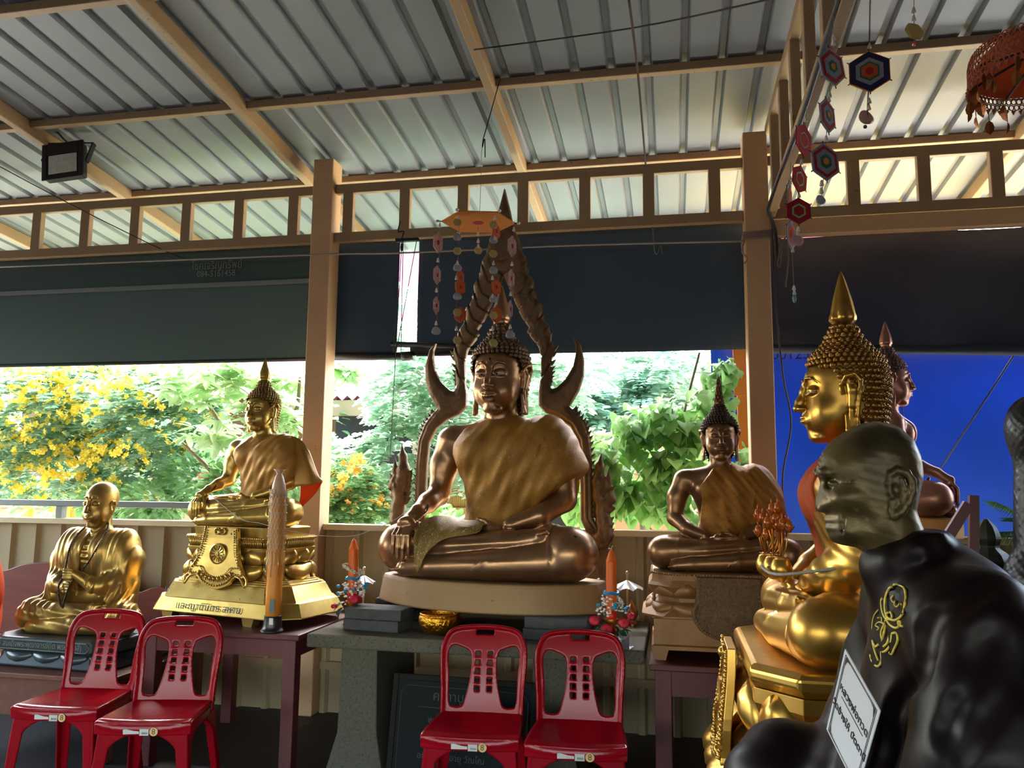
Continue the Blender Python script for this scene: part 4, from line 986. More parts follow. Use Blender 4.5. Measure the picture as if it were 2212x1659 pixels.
def petals(poly, step, h, bulge, z, down, name, m, parent, wmul=1.08):
    b = MB()
    for p, nrm, L in along(poly, step):
        v, f = petal(L*wmul, h, bulge); ang = math.atan2(nrm[1], nrm[0])+math.pi/2
        Mr = Matrix.Translation((p[0], p[1], z)) @ Matrix.Rotation(ang, 4, 'Z')
        if down: Mr = Mr @ Matrix.Rotation(math.pi, 4, 'Y')
        b.add([Mr @ Vector(q) for q in v], f)
    return b.build(name, m, parent, smooth=True)
def beads(path, r, step, name, m, parent, n=6):
    P = [np.array(p, float) for p in path]; b = MB(); acc = 0
    for a, c in zip(P[:-1], P[1:]):
        L = np.linalg.norm(c-a); k = max(1, int(L/step))
        for j in range(k): b.ball(a+(c-a)*j/k, r, n)
    return b.build(name, m, parent, smooth=True)
# ================================================================== golden Buddha on the lotus base (left)
o2 = W(600, 929, 4.50); SC2 = .60
S2 = thing('buddha_statue', 'golden seated Buddha on a tall lotus pedestal with blue painted writing, left', 'statue', (o2[0]-.135, 4.50, o2[2]-.955*SC2), R(-13), sc=SC2)
link('body', BME.copy(), M_GOLD, S2)
put_head(S2, .325, (0, .035, .955), M_GOLD, M_GOLDH, 'plain', False)
# closed lids for the smaller statues are carved in the head; fill the openings
poly2 = [(-.10, .93), (-.20, .86), (-.20, .72), (-.17, .60), (-.24, .45), (-.30, .25), (-.12, .22), (.10, .28), (.30, .36), (.46, .45), (.60, .55), (.60, 1.0), (.02, 1.02)]
g = robe_mesh(poly2, fold=(.8, -.65, 40, .004)); x, y, z = g.X(); g.part('robe', mat('golden_cloth', (186, 134, 56), .5, metal=.35, noise=.5, nscale=5, col2=(150, 104, 40)), S2)
def L2(px, py, Y): v = toL(S2, px, py, Y); return (v.x, v.y, v.z)
drape(S2, [[L2(622, 942, 4.50), L2(648, 948, 4.48), L2(668, 975, 4.48)], [L2(630, 1000, 4.44), L2(662, 1005, 4.42), L2(686, 1022, 4.46)], [L2(636, 1052, 4.42), L2(668, 1048, 4.40), L2(698, 1040, 4.46)]], MATS['golden_cloth'], 'cape')
drape(S2, [[L2(650, 1046, 4.50), L2(672, 1043, 4.49), L2(697, 1041, 4.47)], [L2(648, 1072, 4.52), L2(664, 1068, 4.51), L2(682, 1064, 4.5)], [L2(645, 1100, 4.52), L2(650, 1096, 4.52), L2(656, 1092, 4.52)]], M_ORANGE, 'cape_lining')
MB().tube([(-.385-.048*math.cos(a), -.185+.035*math.sin(a), .372+.040*math.sin(a)) for a in np.linspace(0, 2*math.pi, 16)], .005, 6).build('bracelet', mat('black_string', (0, 0, 0)), S2, smooth=True)
ped = [(.91, .52, -.80, .20), (.91, .52, -.79, .20), (.85, .49, -.67, .2), (.81, .48, -.665, .2), (.73, .42, -.53, .17), (.70, .40, -.53, .17), (.70, .40, -.515, .17), (.67, .375, -.512, .16), (.67, .375, -.50, .16), (.64, .35, -.498, .15), (.64, .35, -.485, .15)]
stepped(ped, 'plinth', M_GOLD, S2)
stepped([(.60, .32, -.485, .14), (.54, .30, -.36, .13), (.55, .31, -.32, .13), (.61, .36, -.22, .15), (.615, .365, -.19, .15), (.58, .34, -.19, .14)], 'lotus_core', M_GOLD, S2)
stepped([(.58, .33, -.20, .14), (.61, .36, -.115, .15), (.615, .365, -.105, .15), (.615, .365, -.09, .15), (.57, .33, -.088, .14)], 'bead_band', M_GOLD, S2)
stepped([(.55, .32, -.09, .13), (.56, .33, -.0, .13), (.55, .32, .002, .13)], 'drum', M_GOLD, S2)
petals(cham(.56, .31, .13), .23, .15, .075, -.345, False, 'upper_petals', M_GOLD, S2)
petals(cham(.59, .33, .14), .26, .155, .075, -.345, True, 'lower_petals', M_GOLD, S2)
b = MB()
for p, nrm, L in along(cham(.60, .35, .15), .022): b.tube([(p[0], p[1], -.185), (p[0]+nrm[0]*.012, p[1]+nrm[1]*.012, -.12)], .007, 5)
b.build('reeding', M_GOLD, S2, smooth=True)
pp = [(x, y, -.10) for x, y in cham(.622, .372, .15)]; beads(pp+pp[:1], .012, .024, 'bead_row', M_GOLD, S2)
# apron with wheel medallion
def apron(root, w0, w1, ztop, zbot, y0, m, parent_name='apron', wheel=True, d=.02):
    out = [(-w0, ztop), (-w1*.75, (ztop+zbot)/2), (-w1, zbot*.78+ztop*.22), (-w1*.7, zbot*.80+ztop*.20), (-w1*.45, zbot*.93+ztop*.07), (0, zbot), (w1*.45, zbot*.93+ztop*.07), (w1*.7, zbot*.80+ztop*.20), (w1, zbot*.78+ztop*.22), (w1*.75, (ztop+zbot)/2), (w0, ztop)]
    def yy(z): return y0-.05*(.5-.5*math.cos(math.pi*min(1, max(0, (ztop-z)/(ztop-zbot)))))
    sh = smoothpts(out, 5); b = MB(); n = len(sh); v = [(x, yy(z)-.02-.02*abs(x)/w1*0, z) for x, z in sh]+[(x, yy(z)+d, z) for x, z in sh]
    f = [(i, i+1, n+i+1, n+i) for i in range(n-1)]+[(n-1, 0, n, 2*n-1), tuple(range(n))[::-1], tuple(range(n, 2*n))]
    o = b.add(v, f).build(parent_name, m, root, bevel=.004)
    for k, r in ((.94, .010), (.80, .008)):
        beads([(x*k, yy(z)-.024, ztop+(z-ztop)*k-.0) for x, z in sh], r, .018, 'bead_edge', m, o, 5)
    if wheel:
        zc = ztop+(zbot-ztop)*.43; yc = yy(zc)-.022; b = MB(); Mx = Matrix.Translation((0, yc, zc)) @ Matrix.Rotation(R(90), 4, 'X')
        b.lathe([(.100, -.004), (.100, .010), (.086, .016), (.082, .006), (.001, .006)], 32); b.lathe([(.02, .004), (.02, .013), (.001, .014)], 12)
        for k in range(14):
            a = 2*math.pi*k/14; b.tube([(.034*math.cos(a), .034*math.sin(a), .009), (.076*math.cos(a), .076*math.sin(a), .009)], [.003, .009], 5)
        b.build('wheel_medallion', m, o, smooth=False, xf=Mx)
        b = MB()
        for k in range(9):
            t = (k-4)/4; x = t*w1*.55; zt = zbot+(ztop-zbot)*(.17+.09*t*t); b.tube([(x, yy(zt)-.03, zt+.02), (x*1.05, yy(zt)-.035, zt), (x*1.1, yy(zt)-.03, zt-.035)], [.008, .014, .001], 6)
        b.build('pendants', m, o, smooth=True)
        b = MB()
        for s in (-1, 1): b.tube([(s*(.035+.03*math.cos(t)), yy(ztop)-.03, ztop-.035+.028*math.sin(t)*(1 if True else 1)) for t in np.linspace(-2.8, 2.4, 14)], .008, 6)
        b.ball((0, yy(ztop)-.03, ztop-.045), .026, 10); b.build('scroll', m, o, smooth=True)
    return o
apron(S2, .20, .34, .0, -.57, -.405, M_GOLD)
for s in (-1, 1): MB().tube(smoothpts([(s*.20, -.42, -.36), (s*.31, -.45, -.42), (s*.38, -.465, -.47), (s*.37, -.475, -.53), (s*.31, -.47, -.46), (s*.23, -.46, -.44)], 5), .012, 6).build('ribbon_fold', M_GOLD, S2, smooth=True)
M_TEAL = mat('teal_lettering', (22, 66, 74), .6)
def ptext(root, s, size, m, x, y, z, tilt, name='lettering', sx=1): return text(s, size, m, name, front(x, y, z, tilt), root, sx=sx)
FZ2 = (.72-S2.location.z)/SC2
ptext(S2, 'แด่  หลานนุ่ย  ERWIN "GOHRM', .088, M_TEAL, -.02, -.445, -.605, 77, sx=1.1)
ptext(S2, 'และญาติมิตร สหาย', .092, M_TEAL, -.02, -.518, -.735, 78, sx=1.15)
for x, y in ((-.6, -.4), (.40, -.4), (-.6, .4), (.40, .4)): MB().prism([(-.05, FZ2), (.05, FZ2), (.075, -.80), (-.075, -.80)], 'y', y-.05, y+.05).build('foot', M_GOLD, S2, xf=Matrix.Translation((x, 0, 0)))
# ================================================================== bronze Buddha in meditation (right)
o4 = W(1557, 993, 4.45); SC4 = .60
S4 = thing('buddha_statue', 'bronze meditating Buddha with hands in lap and orange lined cape, beside right pillar', 'statue', (o4[0], 4.45, o4[2]-.955*SC4), R(1), sc=SC4)
M_BRD = bronze('dim_bronze', (150, 112, 78), (118, 86, 58), .36, metal=.8)
g = seated_body('lap'); hems(g); BML = g.mesh('body'); link('body', BML, M_BRD, S4)
put_head(S4, .312, (0, .035, .962), M_BRD, bronze('blackish_curls', (86, 68, 54), (60, 46, 38), .4), 'layered', False)
poly4 = [(-.02, .95), (-.10, .84), (-.19, .72), (-.17, .60), (-.19, .42), (-.22, .30), (.0, .24), (.2, .28), (.36, .36), (.52, .46), (.60, .58), (.60, 1.0), (.06, 1.0)]
def ex(g): g.chain([(.38, .08, .62), (.46, .10, .54), (.50, .11, .50)], [.07, .03, .01], .08)
g = robe_mesh(poly4, fold=(.85, .55, 46, .005), extra=ex); g.part('robe', brocade('ochre_brocade', (176, 116, 38), (206, 152, 60), 130, th=.66), S4)
drape(S4, [[(.24, .04, .885), (.36, .06, .78), (.44, .10, .66), (.56, .13, .515)], [(.26, -.10, .72), (.38, -.05, .66), (.47, .02, .58), (.565, .12, .50)], [(.24, -.15, .54), (.36, -.09, .50), (.46, .0, .48), (.56, .12, .49)]], MATS['ochre_brocade'], 'cape')
drape(S4, [[(.36, .18, .70), (.44, .16, .62), (.555, .12, .50)], [(.36, .2, .55), (.45, .18, .48), (.53, .14, .44)], [(.35, .2, .30), (.38, .19, .29), (.42, .17, .28)]], M_ORANGE, 'cape_lining')
M_P4 = bronze('ochre_pedestal', (148, 106, 62), (122, 82, 46), .5, metal=.3)
stepped([(.62, .48, -.615, .0), (.62, .48, -.585, .0), (.60, .46, -.575, .0), (.60, .46, -.37, .0), (.61, .47, -.36, .0)], 'box_base', M_P4, S4)
stepped([(.70, .52, -.36, .18), (.70, .52, -.345, .18), (.56, .44, -.25, .16), (.53, .42, -.24, .15), (.54, .42, -.21, .15), (.62, .46, -.15, .17), (.645, .48, -.11, .17), (.625, .47, -.085, .17), (.61, .46, -.06, .16), (.61, .46, -.005, .16), (.60, .45, .0, .16)], 'waisted_base', M_P4, S4)
petals(cham(.585, .44, .16), .24, .10, .06, -.19, False, 'upper_petals', M_P4, S4)
petals(cham(.60, .45, .16), .26, .10, .07, -.25, True, 'lower_petals', M_P4, S4)
pp = [(x, y, -.012) for x, y in cham(.615, .465, .16)]; beads(pp+pp[:1], .009, .024, 'bead_row', M_P4, S4)
M_APR = bronze('dark_apron_bronze', (118, 88, 56), (84, 62, 40), .6, metal=.3, nscale=30, bump=.7, bscale=70)
b = MB(); pr = smoothpts([(-.25, -.02), (-.26, -.22), (-.30, -.30), (-.24, -.43), (-.12, -.50), (0, -.51), (.12, -.50), (.24, -.43), (.30, -.30), (.26, -.22), (.25, -.02)], 6)
b.prism([tuple(p) for p in pr], 'y', -.56, -.40); ap = b.build('apron', M_APR, S4, bevel=.006)
beads([(x*.92, -.565, z*.95-.01) for x, z in pr], .008, .02, 'bead_edge', M_P4, ap, 5)
for x, y in ((-.55, -.40), (.55, -.40), (-.55, .40), (.55, .40)): MB().prism([(-.045, -.70), (.045, -.70), (.07, -.612), (-.07, -.612)], 'y', y-.06, y+.06).build('foot', M_P4, S4, xf=Matrix.Translation((x, 0, 0)))
# ================================================================== bright gold Buddha in profile
o5 = WD(1800, 950, 3.1); SC5 = .81
S5 = thing('buddha_statue', 'bright gold Buddha in profile facing left with an orange sash', 'statue', (o5[0], o5[1], o5[2]-.955*SC5), R(-90), sc=SC5)
link('body', BML.copy(), M_BRT, S5)
put_head(S5, .352, (0, .030, .955), M_BRT, M_BRTH, 'flame', True)
def ex5(g):
    g.chain([(.405, .055, .435), (.30, -.075, .355), (.20, -.145, .31)], [.085, .072, .055], .05)
poly5 = [(-.16, .93), (-.30, .86), (-.24, .70), (-.24, .24), (.60, .24), (.60, 1.0), (.0, 1.0)]
g = robe_mesh(poly5, fold=(.45, .85, 38, .004), extra=ex5, off=.010); g.part('robe', M_BRT, S5)
# orange sash worn over the chest
g = robe_mesh([(-.13, .96), (-.26, .82), (-.27, .55), (-.22, .40), (.30, .40), (.13, .96)], arm=0, off=.034, fold=(.7, .3, 24, .006))
x, y, z = g.X(); g.a = smax(g.a, y-.02+0*g.a, .01).astype(np.float32); g.part('sash', M_ORANGE, S5)
# lotus pedestal
stepped([(.82, .60, -1.05, .24), (.82, .60, -1.0, .24), (.70, .50, -.80, .22), (.68, .48, -.62, .2), (.66, .47, -.60, .2)], 'plinth', M_BRT, S5, .01)
stepped([(.56, .40, -.60, .16), (.48, .34, -.44, .14), (.50, .36, -.34, .14), (.60, .43, -.16, .17), (.60, .43, -.10, .17)], 'lotus_core', M_BRT, S5)
stepped([(.60, .42, -.10, .17), (.63, .45, -.06, .17), (.63, .45, -.02, .17), (.61, .43, .002, .17)], 'drum', M_BRT, S5, .012)
petals(cham(.55, .40, .16), .22, .21, .09, -.32, False, 'upper_petals', M_BRT, S5)
petals(cham(.56, .41, .16), .22, .20, .10, -.33, True, 'lower_petals', M_BRT, S5)
petals(cham(.66, .50, .18), .26, .17, .12, -.46, True, 'outer_petals', M_BRT, S5)
apron(S5, .16, .26, .0, -.60, -.50, M_BRT, wheel=True)
for k in range(4):
    pass
# ================================================================== small rose bronze Buddha behind, facing right
o6 = W(1938, 875, 4.80); SC6 = .635
S6 = thing('buddha_statue', 'rose bronze Buddha in profile facing right before the blue tarpaulin', 'statue', (o6[0]+.0, 4.80, o6[2]-.955*SC6), R(84), sc=SC6)
link('body', BME.copy(), M_ROSE, S6)
put_head(S6, .325, (0, .035, .958), M_ROSE, M_ROSEH, 'plain', False, ms=M_ROSE)
g = robe_mesh([(-.05, .95), (-.15, .84), (-.20, .72), (-.16, .60), (-.19, .42), (-.22, .24), (.1, .24), (.30, .30), (.36, .5), (.40, .7), (.40, .9), (.1, 1.0)], fold=(.85, -.5, 50, .003), off=.008); g.part('robe', M_ROSE, S6)
M_P6 = bronze('amber_pedestal', (196, 138, 66), (166, 108, 48), .5, metal=.3)
stepped([(.62, .36, -.16, .1), (.62, .36, -.01, .1), (.61, .35, -.002, .1)], 'base_slab', M_P6, S6)
stepped([(.5, .3, -.40, .1), (.5, .3, -.16, .1)], 'plinth', M_P6, S6)
# what carries it: a tall wooden stand
z6 = S6.location.z-.40*SC6
M_RED = mat('dark_red_wood', (92, 34, 32), .5, noise=.6, nscale=3, col2=(64, 24, 24), stretch=(8, 8, 1))
def table(name, label, x0, x1, y0, y1, h, m, apron_h=.11, leg=.07, top=.03, inset=.01, rz=0):
    t = thing(name, label, 'table', ((x0+x1)/2, (y0+y1)/2, 0), rz); a = (x1-x0)/2; b = (y1-y0)/2
    MB().box((-a, -b, h-top), (a, b, h)).build('tabletop', m, t, bevel=.006)
    q = MB(); i = inset+.02
    q.box((-a+i, -b+i, h-top-apron_h), (a-i, -b+i+.025, h-top)).box((-a+i, b-i-.025, h-top-apron_h), (a-i, b-i, h-top)).box((-a+i, -b+i, h-top-apron_h), (-a+i+.025, b-i, h-top)).box((a-i-.025, -b+i, h-top-apron_h), (a-i, b-i, h-top))
    q.build('apron', m, t)
    for sx in (-1, 1):
        for sy in (-1, 1): MB().box((sx*(a-i-leg/2+.004)-leg/2, sy*(b-i-leg/2+.004)-leg/2, 0), (sx*(a-i-leg/2+.004)+leg/2, sy*(b-i-leg/2+.004)+leg/2, h-top)).build('leg', m, t, bevel=.004)
    return t
table('wooden_stand', 'tall dark red wooden stand under the rose bronze statue', S6.location.x-.30, S6.location.x+.38, 4.40, 5.10, z6, M_RED)
# ================================================================== seated monk statue (far left)
o1 = W(206, 1137, 4.42); SC1 = .665
S1 = thing('monk_statue', 'aged golden bald monk statue with prayer beads and clasped hands, far left', 'statue', (o1[0]+.0, 4.42, o1[2]-.925*SC1), R(-3), sc=SC1)
M_MONK = bronze('patinated_gold', (190, 152, 78), (110, 88, 52), .38, metal=.8, nscale=4, noise=.7, bump=.05, bscale=40)
g = G((-.76, -.50, -.02), (.76, .36, 1.02), .0075); body_field(g); shins(g)
for s in (-1, 1):
    g.cap((s*.50, -.12, .13), (s*.60, -.16, .11), .13, .11, .05)
    g.ell((s*.37, .02, .30), (.115, .15, .26), .08)
    g.chain([(s*.325, .085, .775), (s*.37, .03, .60), (s*.36, -.05, .43)], [.095, .092, .085], .05)
    g.chain([(s*.36, -.05, .43), (s*.22, -.20, .42), (s*.06, -.27, .46+.06*s)], [.085, .065, .042], .03)
    g.ell((s*.36, -.02, .33), (.12, .12, .16), .06)                      # hanging sleeve
    for i in range(4): g.cap((s*.04, -.30, .43+.06*s+.024*i), (-s*.035, -.315, .43+.06*s+.024*i), .015, .012, .004)
g.ell((0, -.27, .47), (.06, .045, .09), .02)
x, y, z = g.X()
fold = np.sin((np.abs(x)*1.0-.45*z+.5*y)*70+1.5*np.sin(z*9))*np.clip((z-.10)/.15, 0, 1)*np.clip(.58-z, 0, .2)/.2
vneck = np.sin((np.hypot(x*1.2, (z-.98))*1.0)*120)*np.clip(1-np.abs(x)/.13, 0, 1)*(z > .60)*(y < .05)
g.a = (g.a-.008*fold*np.clip((np.abs(x)-.18)/.08, 0, 1)-.006*vneck-.0035*(z < .26)*np.sin((x*.25+z*1.3+y*.3)*60)*(y < -.05)).astype(np.float32)
g.a = np.maximum(g.a, -z-.001).astype(np.float32)
d2 = np.abs(x+.0*z-.215-.02*(z-.7))  # edge of the shoulder cloth
g.a = (g.a+.010*np.exp(-(d2/.010)**2)*(z > .42)-.008*np.exp(-((d2-.02)/.010)**2)*(z > .42)).astype(np.float32)
g.part('body', M_MONK, S1)
def bald_head(h=.010):
    g = G((-.60, -.66, -.42), (.60, .72, 1.34), h)
    add_head(g, ears=False)
    for s in (-1, 1):
        g.chain([(s*.40, .0, .50), (s*.44, -.03, .62), (s*.475, .02, .70), (s*.485, .10, .70), (s*.475, .15, .62), (s*.455, .13, .48), (s*.435, .08, .36), (s*.415, .03, .36)], [.024, .026, .028, .030, .028, .028, .030, .022], .012)
        g.ell((s*.42, .06, .54), (.045, .09, .15), .03); g.ell((s*.465, .05, .56), (.03, .045, .09), .02, 'sub')
    return g
S1.scale = (SC1*.88, SC1*.95, SC1)
gh = bald_head(); me = gh.mesh('head'); h1 = link('head', me, M_MONK, S1); h1.matrix_local = Matrix.Translation((0, .035, .925)) @ Matrix.Diagonal((.325, .325, .325, 1))
gm = robe_mesh([(.05, .95), (.03, .80), (.06, .60), (.10, .45), (.13, .28), (.18, .16), (.60, .16), (.62, 1.0), (.1, 1.0)], off=.008, fold=(1.0, -.15, 44, .005), extra=lambda q: (q.ell((.37, .02, .30), (.115, .15, .24), .08), q.chain([(.36, -.05, .43), (.26, -.17, .42)], [.095, .075], .05)))
o_ = gm.part('robe', M_MONK, S1); o_ = link('robe', o_.data.copy(), M_MONK, S1); o_.scale = (-1, 1, 1)
M_BEAD = mat('dark_bead', (58, 42, 28), .4, metal=.3)
path = smoothpts([(-.06, .10, .98), (-.15, .0, .90), (-.17, -.12, .76), (-.13, -.20, .60), (-.08, -.27, .50), (-.07, -.33, .42), (-.03, -.35, .30), (.0, -.33, .24), (.03, -.35, .30), (.06, -.31, .45), (.12, -.20, .60), (.165, -.12, .76), (.15, .0, .90), (.06, .10, .98)], 10)
beads(path, .0105, .020, 'prayer_beads', M_BEAD, S1, 6)
M_PL1 = mat('dark_painted_plinth', (34, 48, 52), .35, noise=.5, nscale=10, col2=(24, 32, 36), spec=.6)
stepped([(.66, .48, -.25, .16), (.70, .52, -.23, .16), (.64, .47, -.13, .15), (.69, .51, -.10, .16), (.69, .51, -.015, .16), (.68, .50, .002, .16)], 'plinth', M_PL1, S1, .012)
ptext(S1, 'สมเด็จพระพุฒาจารย์(โต พรหมรังสี)', .066, mat('grey_lettering2', (110, 116, 104), .6), -.03, -.512, -.055, 90)
b = MB(); b.tube([(-.55, -.515, -.018), (.48, -.515, -.018), (.53, -.515, -.055), (.48, -.515, -.095), (-.55, -.515, -.095)], .004, 5); b.build('lettering_border', mat('grey_lettering2', (0, 0, 0)), S1)
petals(cham(.63, .47, .15), .3, .09, .05, -.12, True, 'petals', M_PL1, S1)
# ================================================================== old monk statue in the foreground (right)
D7 = 1.80; c7 = WD(1890, 1055, D7)
X7, Y7 = c7[0], c7[1]
S7 = thing('monk_statue', 'dark bronze statue of an aged bald monk in near-black robe, right foreground', 'statue', (X7, Y7, .62), R(-90))
def q7(px, py):
    p = W(px, py, Y7); return (p[0]-X7, p[2]-.62)          # local (y, z): world +X is local +y
prof7 = [(1895, 912), (1860, 917), (1825, 935), (1795, 956), (1775, 980), (1767, 1002), (1764, 1018), (1769, 1030), (1774, 1041), (1770, 1058), (1764, 1080), (1762, 1094), (1768, 1103), (1783, 1107), (1788, 1112), (1781, 1121), (1781, 1127), (1789, 1130), (1783, 1136), (1784, 1144), (1791, 1150), (1791, 1160), (1800, 1170), (1820, 1176), (1848, 1180), (1872, 1195), (1888, 1220), (1930, 1300), (2035, 1300), (2020, 1190), (1992, 1140), (1978, 1105), (1986, 1065), (1993, 1030), (1989, 990), (1972, 950), (1938, 921)]
P7 = [q7(*p) for p in prof7]
g = G((-.16, -.18, .48), (.16, .24, 1.08), .0032); x, y, z = g.X()
d2 = sd_poly(y[0]+0*z[0], z[0]+0*y[0], P7)[None]; t = np.clip(-d2, 0, .078)
hw = np.sqrt(np.maximum(.078**2-(.078-t)**2, 0))
zt = z-float(q7(1890, 1055)[1])
ws = .98-.10*np.clip((-zt-.02)/.12, 0, 1)+.06*np.exp(-((zt-.06)/.05)**2)            # jaw a little narrower than skull
d = np.abs(x)/ws-hw; g.a = np.where(d2 > 0, np.sqrt(d2**2+np.maximum(np.abs(x)-.0, 0)**2), np.maximum(d*.75, -.1)).astype(np.float32)
# soften
def blur(a, n=1):
    for _ in range(n):
        for ax in range(3): a = (np.roll(a, 1, ax)+2*a+np.roll(a, -1, ax))/4
    return a
g.a = blur(g.a, 3).astype(np.float32)
def H(px, py, xx): a = q7(px, py); return (xx, a[0], a[1])
for s in (-1, 1):
    g.ell(H(1790, 1044, s*.034), (.022, .018, .013), .012, 'sub'); g.ell(H(1797, 1045, s*.034), (.020, .016, .011), .004)      # eye
    g.chain([H(1778, 1047, s*.026), H(1784, 1050, s*.040), H(1797, 1050, s*.054)], .0022, .003, 'sub')
    g.chain([H(1780, 1038, s*.022), H(1784, 1037, s*.038), H(1797, 1040, s*.054)], .0022, .003, 'sub')
    g.chain([H(1768, 1024, s*.016), H(1772, 1020, s*.034), H(1786, 1022, s*.052)], [.006, .008, .005], .010)                  # brow
    g.ell(H(1776, 1098, s*.013), (.010, .014, .010), .006)
    for k, (a, b_, c_) in enumerate((((1782, 1092), (1796, 1112), (1800, 1140)), ((1800, 1095), (1812, 1118), (1812, 1150)), ((1816, 1100), (1826, 1124), (1826, 1156)), ((1836, 1118), (1842, 1140), (1838, 1164)))):
        w = (.034, .046, .058, .064)[k]
        if k == 0: continue
        g.chain([H(*a, s*w), H(*b_, s*(w+.004)), H(*c_, s*(w-.004))], [.0016 if k == 0 else .0022, .0026 if k == 0 else .0040, .0018], .005, 'sub')
    for k in range(3): g.chain([H(1800+4*k, 1046+4*k, s*.056), H(1815+4*k, 1044+7*k, s*.066), H(1830, 1042+9*k, s*.072)], .0016, .003, 'sub')
    g.ell(H(1822, 1075, s*.056), (.022, .030, .020), .02)                                                                   # cheekbone
    g.ell(H(1840, 1128, s*.070), (.014, .028, .022), .02, 'sub')
    # ear
    E = [(1905, 1062), (1899, 1045), (1903, 1027), (1917, 1018), (1935, 1022), (1946, 1040), (1947, 1062), (1938, 1085), (1925, 1103), (1913, 1112), (1906, 1100), (1908, 1082)]
    g.chain([H(*e, s*(.078+.014*max(0, (e[0]-1900)/50))) for e in E], [.006, .006, .0062, .007, .0075, .0075, .0075, .008, .009, .009, .007, .006], .004)
    g.ell(H(1920, 1064, s*.076), (.010, .018, .038), .01); g.ell(H(1914, 1058, s*.090), (.012, .009, .016), .006, 'sub')
    g.chain([H(1926, 1036, s*.088), H(1932, 1056, s*.088), H(1926, 1080, s*.086)], .005, .004)
for k in range(4): g.chain([H(1773+2*k, 1005-11*k, -.045), H(1768+3.5*k, 1004-11*k, 0), H(1773+2*k, 1005-11*k, .045)], .0017, .004, 'sub')
for k in range(5):
    for s in (-1, 1): g.chain([H(1858+13*k, 1195-8*k, s*.03), H(1870+13*k, 1225, s*.045), H(1885+12*k, 1262, s*.05)], .0035, .008, 'sub')
rs7 = np.random.RandomState(2)
g.a = (g.a+.0004*np.sin(x*190+np.sin(z*80)*2)*np.sin(z*210+y*90)).astype(np.float32)
M_OLD = mat('green_black_bronze', (104, 88, 54), .42, metal=.45, noise=.9, nscale=9, col2=(46, 40, 28), bump=.12, bscale=60, spots=((128, 120, 80), 26, .72))
g.part('head', M_OLD, S7)
g = G((-.50, -.52, -.05), (.46, .56, .80), .0085)
g.ell((0, .16, .34), (.27, .21, .40), .05); g.ell((0, .13, .20), (.30, .24, .22), .06)
g.cap((-.17, .12, .62), (.19, .12, .62), .10, .115, .08); g.cap((0, .09, .66), (0, .06, .72), .085, .07, .06)
nk = [(0,)+q7(1897, 1212), (.055,)+q7(1918, 1200), (.088,)+q7(1955, 1178), (.07,)+q7(1990, 1158), (0,)+q7(2008, 1152)]
g.chain(nk, .020, .03); g.chain([(-a, b_, c_) for a, b_, c_ in nk], .020, .03); g.cap((0,)+q7(1950, 1230), (0,)+q7(1990, 1250), .075, .10, .05)
for s in (-1, 1):
    g.chain([(s*.25, .12, .60), (s*.30, .09, .42), (s*.29, .02, .26)], [.105, .11, .105], .07)
    g.chain([(s*.29, .02, .26), (s*.14, -.10, .20)], [.09, .06], .06)
    g.cap((s*.10, .08, .11), (s*.33, -.14, .12), .14, .12, .06)
    g.chain([(s*.33, -.15, .11), (-s*.05, -.26, .07)], [.115, .07], .03)
g.cap((-.30, -.17, .17), (-.26, -.20, .15), .13, .13, .05)
x, y, z = g.X()
w = np.sin((z*.75+y*.65+x*.25)*17+1.6*np.sin(z*5+x*6))
g.a = (g.a-.010*w*np.clip((.72-z)/.2, 0, 1)*np.clip((x+.10)/.25, .15, 1)-.002*np.sin((z+.5*y-x*.6)*40)).astype(np.float32)
M_DARKR = mat('near_black_robe', (13, 8, 9), .42, noise=.8, nscale=4, col2=(24, 12, 12), spec=.16, bump=.1, bscale=18)
B7 = g
# collar edge and grey-green front panel of the shoulder, with the gilt drawing on it
def hit7(px, py, lift=.004):
    """where the sight line meets the robe"""
    d = ray(px, py); d = d/np.linalg.norm(d); p = np.array([0, 0, EYE])
    for i in range(900):
        q = p+d*(1.0+.0015*i); lx, ly, lz = (-(q[1]-Y7), q[0]-X7, q[2]-.62)
        idx = ((np.array([lx, ly, lz])-B7.lo)/B7.h).astype(int)
        if (idx < 0).any() or (idx >= B7.n).any(): continue
        if B7.a[tuple(idx)] < lift: return Vector((lx, ly, lz))
    return None
def gilt(pts, r=.0026, k=5, closed=False):
    P = [hit7(*p) for p in [tuple(q) for q in smoothpts(pts, k, closed)]]; P = [p for p in P if p is not None]
    if len(P) > 2: GB.tube(P, r, 5)
fld = [[(2230, 1190), (2150, 1240), (2070, 1300), (2005, 1345), (1988, 1400), (1982, 1455), (1945, 1505), (1918, 1560), (1915, 1620), (1890, 1680)], [(2150, 1360), (2115, 1420), (2105, 1480), (2060, 1530), (2030, 1600)], [(2200, 1480), (2120, 1560), (2060, 1640)]]
for q, r_ in zip(fld, (.020, .014, .014)):
    P = [hit7(*p) for p in smoothpts(q, 3)]; P = [p for p in P if p is not None]
    if len(P) > 2: g.chain([np.array(p)+np.array([.004, 0, .004]) for p in P], r_*.6, .03, 'sub')
g.part('body', M_DARKR, S7)
GB = MB()
def zz(x, y): return (1780+x*240/950, 1240+y*419/1659)
gilt([zz(*p) for p in ((615, 85), (560, 120), (525, 200), (522, 300), (545, 370), (600, 395), (660, 360), (690, 270), (700, 180), (680, 115), (615, 85))])
gilt([zz(*p) for p in ((500, 205), (490, 240), (500, 320), (530, 380), (580, 380), (575, 335), (545, 330), (530, 375), (560, 430), (610, 460), (640, 445), (632, 410), (655, 410), (650, 440), (672, 445))])
gilt([zz(*p) for p in ((595, 180), (575, 205), (590, 240), (610, 225), (600, 260), (625, 280), (650, 245), (665, 265))], .0017)
gilt([zz(*p) for p in ((535, 380), (515, 430), (490, 490), (500, 560), (530, 440), (560, 510), (540, 590), (510, 620))])
